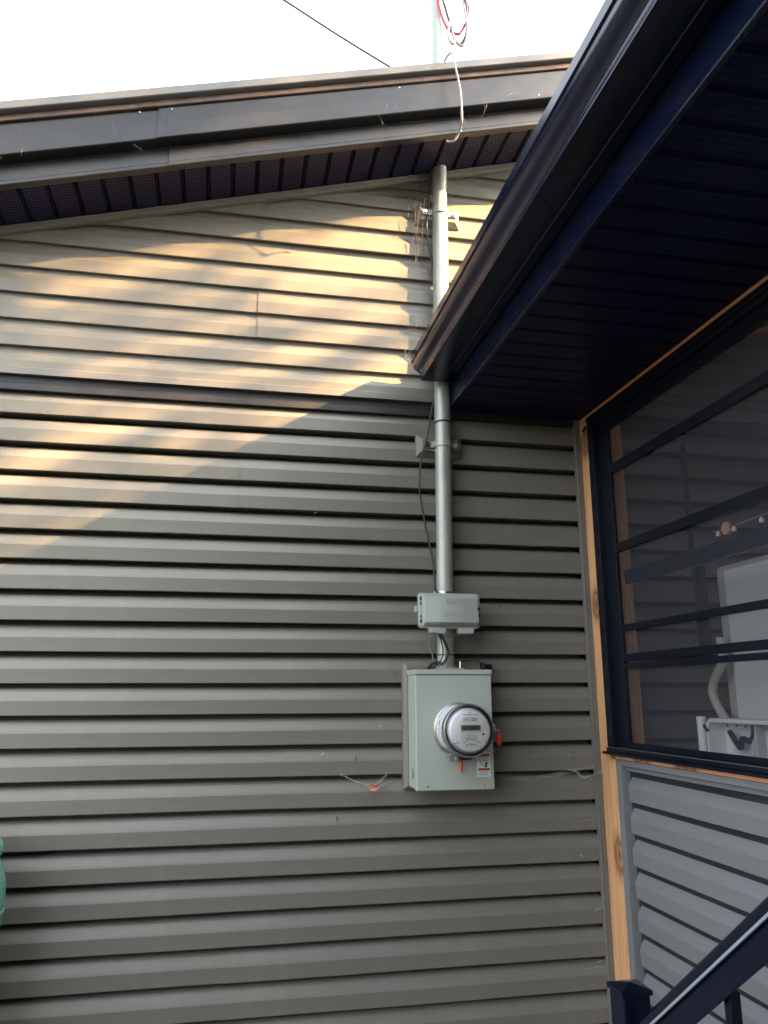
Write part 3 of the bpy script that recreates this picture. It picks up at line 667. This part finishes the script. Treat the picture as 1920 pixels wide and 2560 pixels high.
facebox(.914, .9146, 1.508, 1.530, M_GREYINK, "line", t=.0003); facebox(.914, .9146, 1.445, 1.470, M_GREYINK, "line", t=.0003); facebox(.8085, .8091, 1.462, 1.480, M_GREYINK, "line", t=.0003)
for x, z in ((.812, 1.455), (.862, 1.5585), (.9185, 1.458)): MB().lathe([(0, -.002), (.003, -.002), (.0035, 0)], (x, yf, z), seg=12).build("screw", M_STEEL, fp)
lb = MB().lathe([(.0907, -.256), (.0907, -.190)], MC, seg=30, a0=R_(104), a1=R_(222)).build("band_label", M_PAPER, mt, smooth=True)
for i in range(26):
    a_ = R_(108+4.3*i); 
    if i in (12, 13): MB().lathe([(.0911, -.228), (.0911, -.210)], MC, seg=3, a0=a_-.02, a1=a_+.03).build("print", M_INK, lb); continue
    MB().lathe([(.0910, -.248+.008*random.random()), (.0910, -.205-.008*random.random())], MC, seg=2, a0=a_-.009, a1=a_+.010).build("print", M_GREYINK, lb)

# ------------------------------------------------------------------ telephone box
tp = thing("telephone_box", "pale grey plastic telephone box strapped across the conduit", "junction box", (.84, -.1, 1.87))
def rrect(x0, x1, z0, z1, r, y, n=4):
    return [(a_, y, b_) for a_, b_ in rr(x0, x1, z0, z1, r, n)]
sec = [(.727, .975, 1.872, 2.012, .014, -.100), (.725, .974, 1.8715, 2.009, .016, -.118), (.725, .972, 1.8715, 2.0075, .016, -.134), (.728, .969, 1.875, 2.004, .016, -.137)]
mb = MB()
rings = [rrect(*s_) for s_ in sec]
mb.poly(rings[0])
for i in range(len(rings)-1): mb.strip(rings[i]+[rings[i][0]], rings[i+1]+[rings[i+1][0]])
mb.poly(rings[-1]); mb.build("base", M_PHONE, tp, smooth=True)
mb = MB()
xs = [.736, .742, .790, .806, .880, .898, .958, .964]; dp = [-.138, -.156, -.168, -.172, -.172, -.169, -.160, -.138]
zs_ = [1.878, 1.884, 1.892, 1.986, 1.9945, 2.0005]
grid = []
for zi, z in enumerate(zs_):
    row = []
    for x, d in zip(xs, dp):
        f = (0, .55, 1, 1, .55, 0)[zi]; row.append((x, -.138+(d+.138)*f, z))
    grid.append(row)
for i in range(len(grid)-1): mb.strip(grid[i], grid[i+1])
mb.strip(grid[0], [(x, -.136, z) for x, y, z in grid[0]]); mb.strip(grid[-1], [(x, -.136, z) for x, y, z in grid[-1]])
mb.build("cover", M_PHONE, tp, smooth=True, bevel=.0015)
put_text("lettering", "Bell", .029, (.843, -.1722, 1.972), M_PHONE, tp, .0012)
for i in range(4): MB().box(.812, .876, -.1728, -.1716, 1.908+.0065*i, 1.9095+.0065*i).build("rib", M_PHONE, tp)
MB().prism([(.762, -.105, 1.8735), (.832, -.105, 1.8735), (.826, -.105, 1.848), (.768, -.105, 1.852)], [(.762, -.150, 1.8735), (.832, -.150, 1.8735), (.826, -.150, 1.848), (.768, -.150, 1.852)]).build("lug", M_PHONE, tp, bevel=.004)
MB().prism([(.878, -.105, 1.8735), (.944, -.105, 1.8735), (.938, -.105, 1.850), (.884, -.105, 1.850)], [(.878, -.150, 1.8735), (.944, -.150, 1.8735), (.938, -.150, 1.850), (.884, -.150, 1.850)]).build("lug", M_PHONE, tp, bevel=.004)
MB().box(.708, .7265, -.128, -.122, 1.932, 1.956).build("tab", M_PHONE, tp, bevel=.003)
for z, h in ((1.985, .014), (1.966, .008), (1.916, .008), (1.898, .012)): MB().box(.7275, .7345, -.1385, -.1365, z-h/2, z+h/2).build("hinge_slot", M_INK, tp)
for z, m in ((1.965, M_STEEL), (1.945, M_INK)):
    MB().lathe([(.0068, -.0005), (.0068, -.004), (.0055, -.004)], (.9595, -.1575, z), seg=16).lathe([(0, -.003), (.0055, -.003)], (.9595, -.1575, z), seg=16).build("screw", m, tp)
MB().lathe([(0, -.003), (.006, -.003), (.006, 0)], (.966, -.139, 1.922), seg=12).build("notch", M_INK, tp)
for z in (1.848, 2.013): MB().lathe([(.0338, 0), (.0355, 0), (.0355, .009), (.0338, .009)], (.850, -.060, z), axis='z', seg=28).build("band_clamp", M_STEEL, tp)
MB().box(.795, .815, -.10, -.07, 2.010, 2.020).box(.835, .855, -.101, -.092, 1.852, 1.871).build("band_clamp", M_STEEL, tp, bevel=.002)
MB().box(.80, .90, -.1002, -.093, 1.88, 2.0).build("bracket", M_GALV, tp)

# ------------------------------------------------------------------ cables
def cable(name, pts, r, m, label, cat="cable", seg=8, group=None, n=6):
    return tag(MB().tube(smooth_path(pts, n), r, seg).build(name, m, smooth=True), label, cat, group)
cable("cable", [(.828, -.045, 2.86), (.812, -.04, 2.79), (.805, -.045, 2.74), (.792, -.055, 2.686), (.768, -.055, 2.60), (.757, -.052, 2.526), (.755, -.050, 2.454), (.762, -.045, 2.40), (.785, -.040, 2.27), (.808, -.045, 2.15), (.812, -.05, 2.05), (.808, -.08, 2.01)], .0042, M_BLKCABLE, "thin black cable bowing left of the conduit above the telephone box")
cable("cable", [(.855, -.10, 4.06), (.828, -.075, 3.97), (.82, -.055, 3.84), (.806, -.06, 3.718), (.804, -.06, 3.643), (.812, -.055, 3.575), (.826, -.05, 3.50), (.832, -.04, 3.40)], .0042, M_BLKCABLE, "black cable beside the upper conduit under the eave")
cable("cable", [(.806, -.12, 1.862), (.828, -.125, 1.817), (.838, -.125, 1.787), (.832, -.125, 1.754), (.818, -.12, 1.737), (.806, -.10, 1.742), (.79, -.06, 1.735), (.785, -.03, 1.72)], .0058, M_BLKCABLE, "thick black cable looping below the telephone box")
cable("cable", [(.802, -.12, 1.862), (.817, -.118, 1.817), (.822, -.118, 1.787), (.816, -.118, 1.754), (.800, -.10, 1.730), (.785, -.06, 1.722)], .0028, M_BLKCABLE, "thin black cable inside the loop below the telephone box")
cable("cable", [(.79, -.09, 1.855), (.783, -.06, 1.83), (.784, -.05, 1.80), (.797, -.05, 1.775), (.800, -.05, 1.74)], .0016, M_GREYCABLE, "hair-thin grey wire left of the conduit below the telephone box", "wire")
tie = MB().lathe([(.0338, 0), (.0353, .0005), (.0353, .0045), (.0338, .005)], (.849, -.060, 1.770), axis='z', seg=28).build("cable_tie", M_INK); tag(tie, "black cable tie around the conduit just above the meter box", "cable tie")
cable("cable", [(.885, -.06, 1.745), (.93, -.05, 1.750), (.974, -.045, 1.756), (.99, -.04, 1.752), (1.006, -.04, 1.733), (1.02, -.04, 1.722)], .0017, M_BLKCABLE, "thin black wire arching over the right top of the meter box", "wire")
plug = MB().box(1.004, 1.040, -.06, -.018, 1.715, 1.738).box(1.0, 1.012, -.055, -.02, 1.72, 1.745).build("cable_connector", M_BLACK, bevel=.003); tag(plug, "small black cable connector at the meter box's upper right corner", "connector")
# loose grey wire over the roof edge
cable("wire", [(.80, -.25, 4.262), (.812, -.33, 4.275), (.825, -.385, 4.288), (.838, -.41, 4.272), (.840, -.435, 4.188), (.846, -.445, 4.128), (.855, -.445, 4.063), (.860, -.442, 3.987), (.863, -.43, 3.930), (.866, -.405, 3.925), (.864, -.375, 3.910), (.850, -.36, 3.889), (.832, -.35, 3.888), (.820, -.345, 3.893)], .0046, M_GREYCABLE, "loose grey wire hanging over the roof edge and curling below the fascia", "wire", 8, None, 8)
# drip loops at the top of the mast
top = (.87, -.09, 5.36)
cable("drip_loop", [top, (.872, -.10, 5.1), (.868, -.10, 4.88), (.877, -.10, 4.818), (.893, -.10, 4.762), (.915, -.10, 4.718), (.946, -.10, 4.699), (.972, -.10, 4.702), (1.000, -.10, 4.755), (1.016, -.10, 4.801), (1.022, -.10, 4.855), (1.012, -.10, 4.905), (.99, -.1, 5.1), (.96, -.1, 5.5), (.9, .8, 6.0)], .0062, M_REDCABLE, "red wire looping down from the top of the mast", "wire")
cable("drip_loop", [top, (.888, -.115, 5.1), (.889, -.115, 4.88), (.898, -.115, 4.83), (.912, -.115, 4.769), (.922, -.115, 4.735), (.94, -.112, 4.66), (.965, -.11, 4.628), (.99, -.11, 4.66), (1.005, -.11, 4.72), (1.008, -.11, 4.85), (.98, -.11, 5.1), (.95, -.11, 5.5), (.88, .8, 6.02)], .0062, M_BLKCABLE, "black wire looping beside the mast above the roof", "wire")
cable("drip_loop", [top, (.96, -.14, 5.1), (.95, -.14, 4.851), (.929, -.14, 4.776), (.911, -.14, 4.706), (.903, -.14, 4.654), (.909, -.14, 4.612), (.923, -.14, 4.596), (.933, -.14, 4.61), (.926, -.14, 4.65)], .0058, M_GREYCABLE, "pale grey wire end hanging in a narrow hook from the mast", "wire")
cable("drip_loop", [(.926, -.125, 4.70), (.932, -.12, 4.675), (.942, -.12, 4.645), (.966, -.12, 4.613), (.989, -.12, 4.627), (1.000, -.12, 4.676), (1.004, -.12, 4.73), (.997, -.11, 4.85), (.99, -.1, 4.95), (.95, -.1, 5.2), top], .0060, M_GREYCABLE, "grey wire in a wide loop right of the mast, lowest of the loops", "wire")
cable("service_cable", [(-14, 4.0, 17.6), (-6, 4.0, 12.6), (-.161, 4.0, 9.26), (.32, 4.0, 8.988), (.863, 4.0, 8.673), (1.418, 4.0, 8.372), (2.282, 4.0, 7.933), (4, 4, 7.1), (5.5, 4, 6.3), (6.3, 4, 4.6)], .011, M_BLKCABLE, "dark overhead cable slanting down behind the roof on the left")

# ------------------------------------------------------------------ stair railing
rl = thing("stair_railing", "black metal stair railing with square capped post at lower right", "railing", (1.03, -1.06, 0))
MB().box(.993, 1.066, -1.099, -1.024, .02, .893).build("post", M_RAIL, rl, bevel=.004)
pc = [(.988, -1.104, .892), (1.071, -1.104, .892), (1.071, -1.019, .892), (.988, -1.019, .892)]; pm = [(x, y, .903) for x, y, _ in pc]
mb = MB(); mb.strip(pc+[pc[0]], pm+[pm[0]]); mb.poly(pc)
for i in range(4): mb.poly([pm[i], pm[(i+1) % 4], (1.03, -1.0615, .913)])
mb.build("post_cap", M_RAIL, rl, bevel=.002)
T_ = .742; dr = Vector((0, -1, T_)).normalized(); nr = Vector((0, T_, 1)).normalized()      # along the rail, square to it
def rail_pt(s_, x, h): # s_ metres from the lower end
    p = Vector((0, -1.128, .8086)) + dr*s_ + nr*h; return (x, p.y, p.z)
def sweep(pr, s0, s1): return MB().prism([rail_pt(s0, x, h) for x, h in pr], [rail_pt(s1, x, h) for x, h in pr])
cap = [(1.002, 0), (1.002, .006), (1.0035, .020), (1.010, .029), (1.022, .034), (1.038, .034), (1.050, .029), (1.0565, .020), (1.058, .006), (1.058, 0)]
sweep(cap, .045, 1.9).build("top_rail", M_RAIL, rl, smooth=True)
M_LIP, *_ = mat("rail_lip", (.55, .62, .70), .25, .6)
sweep([(.9980, -.0028), (.9975, .0026), (1.003, .0040), (1.003, -.0028)], .055, 1.9).build("rail_lip", M_LIP, rl)
sweep([(1.008, -.056), (1.008, -.0005), (1.052, -.0005), (1.052, -.026)], .035, 1.9).build("rail_channel", M_RAIL, rl, bevel=.003)
sweep([(.9985, -.012), (.9985, .010), (1.060, .010), (1.060, -.012)], .03, .075).build("rail_bracket", M_RAIL, rl, bevel=.003)
MB().box(1.010, 1.050, -1.16, -1.0995, .75, .818).build("rail_bracket", M_RAIL, rl, bevel=.006)
for y in (-1.50, -1.88, -2.26):
    zt_ = .8086+T_*(-1.128-y)-.05
    MB().box(1.018, 1.042, y-.012, y+.012, .10+T_*(-1.128-y), zt_).build("baluster", M_RAIL, rl, bevel=.002)
sweep([(1.012, -.66), (1.012, -.62), (1.048, -.62), (1.048, -.66)], .02, 1.9).build("bottom_rail", M_RAIL, rl, bevel=.003)
MB().box(.993, 1.066, -2.74, -2.665, .02, 2.1).build("post", M_RAIL, rl, bevel=.004)

st_ = thing("steps", "wooden steps rising along the porch wall beneath the black railing", "steps", (1.28, -1.2, 0))
M_DECK = wood_mat("deck_wood", (.22, .15, .09), (.30, .21, .13), 'y')
for i in range(5):
    y1 = -1.16-.27*i; MB().box(1.075, 1.50, y1-.285, y1, .17*i+.12, .17*i+.158).build("tread", M_DECK, st_, bevel=.004)
    MB().box(1.085, 1.49, y1-.27, y1-.25, .17*i+.159, .17*(i+1)+.119).build("riser", M_DECK, st_)
for x in (1.072, 1.485): MB().hexa([(x, -1.18, 0), (x+.03, -1.18, 0), (x+.03, -2.5, 0), (x, -2.5, 0), (x, -1.18, .11), (x+.03, -1.18, .11), (x+.03, -2.5, .79), (x, -2.5, .79)]).build("stringer", M_DECK, st_)

# ------------------------------------------------------------------ small things on and by the wall
jug = thing("watering_can", "teal plastic can with rounded knob at the far left by the wall", "watering can", (-.86, -.22, 0))
jc = (-.866, -.22, 0)
MB().lathe([(0, .0), (.12, .0), (.135, .02), (.150, .30), (.170, .62), (.188, .83), (.200, .93), (.2035, 1.00), (.1995, 1.045), (.188, 1.085), (.176, 1.108), (.172, 1.115)], jc, axis='z', seg=48).build("body", M_TEAL, jug, smooth=True)
MB().lathe([(.2005, .948), (.2045, .952), (.2045, .958), (.2015, .962)], jc, axis='z', seg=48).build("band", M_TEAL, jug, smooth=True)
MB().lathe([(.165, 1.112), (.180, 1.122), (.1845, 1.140), (.180, 1.160), (.166, 1.176), (.14, 1.186), (0, 1.19)], jc, axis='z', seg=48).build("lid", M_TEAL, jug, smooth=True)
hp = smooth_path([(-.89, -.23, 1.185), (-.89, -.23, 1.25), (-.93, -.23, 1.29), (-.98, -.23, 1.25), (-.98, -.23, 1.182)], 5)
MB().tube(hp, .014, 10).build("handle", M_TEAL, jug, smooth=True)

lf = MB(); random.seed(3)
c = Vector((.559, -.035, 1.280))
ring_ = [(x*.8, z*.75) for x, z in [(-.030, .012), (-.024, .026), (-.012, .014), (0, .018), (.012, .010), (.028, .020), (.030, .002), (.016, -.012), (.002, -.018), (-.016, -.012)]]
vs = [(c.x+x, c.y-.012*math.sin(x*70)-.01*random.random(), c.z+z) for x, z in ring_]
for i in range(len(vs)): lf.poly([vs[i], vs[(i+1) % len(vs)], (c.x, c.y+.006, c.z)])
tag(lf.build("leaf", M_LEAFDRY), "curled reddish dry leaf caught in a cobweb left of the meter box", "leaf")
def web(name, strands, label, r=.0006, sheet=None, m=None):
    t = thing(name, label, "cobweb", strands[0][0])
    mb = MB()
    for s_ in strands: mb.tube(smooth_path(s_, 4), r*(.35+.5*random.random()), 4)
    mb.build("strands", m or M_WEB, t)["kind"] = "stuff"
    if sheet:
        s_ = MB(); s_.strip(*sheet); s_.build("sheet", M_WEBF, t)
    return t
def fan(a_, b_, n, sag, jit):
    out = []
    for i in range(n):
        A_ = Vector(a_)+Vector((random.uniform(-jit, jit), 0, random.uniform(-jit, jit))); B_ = Vector(b_)+Vector((random.uniform(-jit, jit), 0, random.uniform(-jit, jit)))
        m_ = (A_+B_)/2-Vector((0, .004, sag*random.uniform(.6, 1.3))); out.append([tuple(A_), tuple(m_), tuple(B_)])
    return out
web("cobweb", fan((.44, -.004, 1.328), (.545, -.035, 1.288), 4, .004, .006)+fan((.545, -.035, 1.286), (.622, -.006, 1.326), 4, .008, .006)+fan((.57, -.03, 1.275), (.645, -.004, 1.30), 2, .004, .006), "thin cobweb strands holding the dry leaf left of the meter box")
top_s = [(1.03, -.012, 1.321), (1.12, -.02, 1.309), (1.20, -.025, 1.303), (1.31, -.02, 1.316), (1.48, -.012, 1.342)]
bot_s = [(1.03, -.012, 1.315), (1.12, -.022, 1.297), (1.20, -.027, 1.286), (1.31, -.022, 1.303), (1.48, -.012, 1.336)]
web("cobweb", [top_s, bot_s, [(1.03, -.012, 1.318), (1.2, -.025, 1.294), (1.48, -.012, 1.338)]]+[[(1.355, -.02, 1.328), (1.39, -.03, 1.318), (1.417, -.035, 1.298), (1.45, -.03, 1.303), (1.515, -.02, 1.320)]]*1, "hazy cobweb stretched from the meter box to the cedar post", .0007, (top_s, bot_s))
tw = MB().tube(smooth_path([(1.352, -.02, 1.330), (1.385, -.03, 1.319), (1.402, -.034, 1.303), (1.418, -.036, 1.296), (1.46, -.03, 1.305), (1.512, -.02, 1.319)], 4), [.0022]*11+[.0028]*4+[.0014]*6, 6).build("twig", M_WEB); tag(tw, "pale web-covered twig hanging beside the cedar post", "twig")
us = []
for i in range(16):
    x = random.uniform(.725, .80); z = random.uniform(3.55, 3.9); l_ = random.uniform(.08, .28)
    us.append([(x, -.045-random.random()*.03, z+l_/2), (x-.004+random.uniform(-.006, .006), -.05, z), (x-.006+random.uniform(-.01, .01), -.04, z-l_/2)])
web("cobweb", us, "dusty cobweb strands hanging left of the upper conduit strap", .0011, None, M_DUST)
us = []
for i in range(14):
    x = random.uniform(.70, .82); z = random.uniform(3.02, 3.25)
    us.append([(x, -.03, z), (x+random.uniform(-.02, .03), -.05, z-.03), (x+random.uniform(-.05, .06), -.035, z-random.uniform(.02, .1))])
web("cobweb", us, "tangled cobweb where the gutter end meets the wall", .0006)
us = []
for i in range(34):
    x = random.choice((-.9, -.45, -.36, .5, .53, .58, .62, .9, 1.0, 1.1))+random.gauss(0, .035); lo_, hi_ = random.choice(((.236, .262), (.02, .10), (.085, .12), (.10, .23)))
    p0 = (x, -.352, base(x)+random.uniform(lo_, hi_)); dx_, dz_ = random.gauss(0, .03), random.gauss(0, .03)
    us.append([p0, (x+dx_*.5, -.36, p0[2]+dz_*.5-.006), (x+dx_, -.345, p0[2]+dz_)])
web("cobweb", us, "wispy cobwebs along the black rake fascia", .0006)
us = [[(1.40+random.uniform(-.03, .05), -.012, z), (1.45, -.02, z+.01), (1.477, -.018, z+random.uniform(-.03, .03))] for z in (.95, .80, .62, .60, .585, 1.05, 1.13)]
web("cobweb", us, "small cobwebs low in the corner behind the railing post", .0008)
us = [[(1.24, -.012, 2.235), (1.36, -.022, 2.25), (1.483, -.016, 2.262)], [(1.20, -.012, 2.225), (1.37, -.018, 2.248), (1.484, -.016, 2.243)]]
web("cobweb", us, "faint cobweb threads beside the upper cedar post", .0005)
# specks of debris stuck to the siding
random.seed(11)
sp = [(.43, 1.17), (.49, 1.135), (.50, 1.385), (.62, 1.39), (.66, 1.19), (.52, 1.14), (.37, 1.40), (-.68, 1.02), (.595, 1.50), (.60, 1.55), (.56, 1.565), (.63, 1.66), (.655, 1.70), (1.36, 1.37), (1.37, 1.38), (.77, 2.41), (1.1, 1.98), (1.33, 1.05), (1.4, 1.0), (1.43, .72), (1.42, .93), (.3, 2.45), (.33, 2.34), (-.05, 1.9), (.15, 1.62)]
for x, z in sp[::2]:
    a_ = random.uniform(0, 3.1); l_ = random.uniform(.004, .011)
    s_ = MB().tube([(x-math.cos(a_)*l_, -.004, z-math.sin(a_)*l_), (x, -.008, z), (x+math.cos(a_+.5)*l_, -.005, z+math.sin(a_+.5)*l_)], random.uniform(.0010, .0020), 5).build("debris", random.choice((M_WEB, M_WEB, M_LEAFDRY, M_INK)))
    tag(s_, "tiny speck of plant debris stuck to the grey siding", "debris", "specks of debris on the siding")

# ------------------------------------------------------------------ trees out of view: a shade tree and added skylight blockers
M_BARK, *_ = mat("bark", (.10, .075, .055), .9)
M_LEAF, *_ = mat("leaves", (.055, .10, .03), .6)
M_NEEDLE, *_ = mat("evergreen", (.030, .055, .022), .7)
def rquat(): return Quaternion((random.gauss(0, 1), random.gauss(0, 1), random.gauss(0, 1), random.gauss(0, 1))).normalized()
def leaf(mb, p, s_):
    q = rquat(); mb.poly([Vector(p)+q @ Vector(v) for v in ((-s_, 0, 0), (0, -s_*.55, 0), (s_, 0, 0), (0, s_*.55, 0))])
def clear(wx, wz):
    """share of sunlight that comes through the crown towards a point of the gable"""
    t_ = .07
    for cx_, cz_, al, pe, am in ((.62, 3.52, .55, .20, 1.0), (.10, 3.28, .35, .045, .55), (.30, 3.05, .45, .05, .5), (-.88, 3.32, .25, .06, .6), (-.75, 2.52, .5, .10, .75),
                                 (.68, 2.98, .35, .10, .9), (.38, 2.80, .30, .07, .6), (1.15, 3.6, .4, .5, 1.0), (-.35, 3.0, .30, .04, .4), (-.1, 2.72, .3, .05, .45), (-.55, 3.42, .2, .04, .35)):
        dx, dz = wx-cx_, wz-cz_; u = dx*.866+dz*.5; v = -dx*.5+dz*.866
        t_ += am*math.exp(-(u/al)**2-(v/pe)**2)
    t_ += .55*math.exp(-((wz-(3.463+.2772*(wx+.972)-.27))/.09)**2)
    v = -.5*wx+.866*wz
    if t_ < .85: t_ *= .72+.45*math.sin(v*33+1.2*math.sin(wx*2))
    return max(.08, min(.995, t_))
def yard_tree():
    random.seed(5)
    bx_, by_ = 8.8, -5.3
    t = thing("leafy_tree", "broad leafy tree standing in the yard beyond the porch", "tree", (bx_, by_, 0))
    tr = MB(); tr.tube(smooth_path([(bx_, by_, 0), (bx_+.05, by_-.05, 2), (bx_-.1, by_+.1, 4), (bx_+.1, by_, 7), (bx_, by_+.2, 10.5)], 5), [.20-.008*i for i in range(21)], 12)
    for i in range(12):
        z = 4.0+.48*i; an = i*2.4; l_ = 2.0-.06*i
        p0 = Vector((bx_, by_, z)); p1 = p0+Vector((math.cos(an)*l_*.5, math.sin(an)*l_*.5, .4)); p2 = p0+Vector((math.cos(an)*l_, math.sin(an)*l_, .9))
        w = p2-SUN*(p2.y/SUN.y)
        if -1.3 < w.x < 1.5 and 2.2 < w.z < 4.0: continue
        tr.tube([p0, p1, p2], [.06, .04, .015], 6)
    tr.build("trunk", M_BARK, t, smooth=True)
    cr = MB()
    for i in range(16000):                                   # crown leaves placed along sun rays to shape the gable's dapple
        wx = random.uniform(-1.9, 1.7); wz = random.uniform(1.7, 4.0)
        if random.random() < -math.log(clear(wx, wz))/2.53:
            d = 10.0+.8*math.sin(wx*3)+random.gauss(0, .4)
            leaf(cr, Vector((wx, 0, wz))+SUN*d, random.uniform(.020, .034))
    n = 0
    while n < 7000:
        v = Vector((random.uniform(-1, 1), random.uniform(-1, 1), random.uniform(-1, 1)))
        if v.length > 1 or v.length < .35: continue
        if math.sin(v.x*7+1)*math.sin(v.y*6+2)*math.sin(v.z*8) < -.12: continue
        p = Vector((bx_, by_, 7.9))+Vector((v.x*2.7, v.y*2.7, v.z*3.6)); n += 1
        w = p-SUN*(p.y/SUN.y)
        if -1.9 < w.x < 1.7 and 1.7 < w.z < 4.2: continue
        leaf(cr, p, random.uniform(.05, .09))
    cr.build("crown", M_LEAF, t)
yard_tree()
def skylight_blockers():  # row added out of view to block skylight from the front
    random.seed(9)
    tr = MB().tube([(0, 0, 0), (0, 0, 3), (0, 0, 7.5)], [.22, .16, .03], 10).mesh("trunk", True); cr = MB()
    for i in range(4800):
        h = random.random()**.8; r = (1-h)**.75*2.1*(.8+.25*math.sin(h*31)); an = random.uniform(0, 6.283); rad = r*random.random()**.35
        leaf(cr, (math.cos(an)*rad, math.sin(an)*rad, .4+h*10.6), random.uniform(.16, .30))
    cm = cr.mesh("crown")
    for i, (x, y) in enumerate([(-1.5, -9.5), (.4, -9.2), (2.2, -9.6), (4.2, -9.0), (6.8, -9.6), (9.4, -9.8), (11.9, -9.3), (14.4, -9.7), (17, -9.4)]):
        t = thing("skylight_blocker_tree", ("leftmost", "second from left", "third from left", "fourth from left", "middle one", "fourth from right", "third from right", "second from right", "rightmost")[i]+" of the unseen dark evergreens added to block skylight from the front", "tree", (x, y, 0), "added evergreens blocking skylight")
        for nm, me, m in (("trunk", tr, M_BARK), ("crown", cm, M_NEEDLE)):
            o = bpy.data.objects.new(nm, me); COL.objects.link(o); o.parent = t
            if not me.materials: me.materials.append(m)
        t.rotation_euler.z = i*1.3
skylight_blockers()
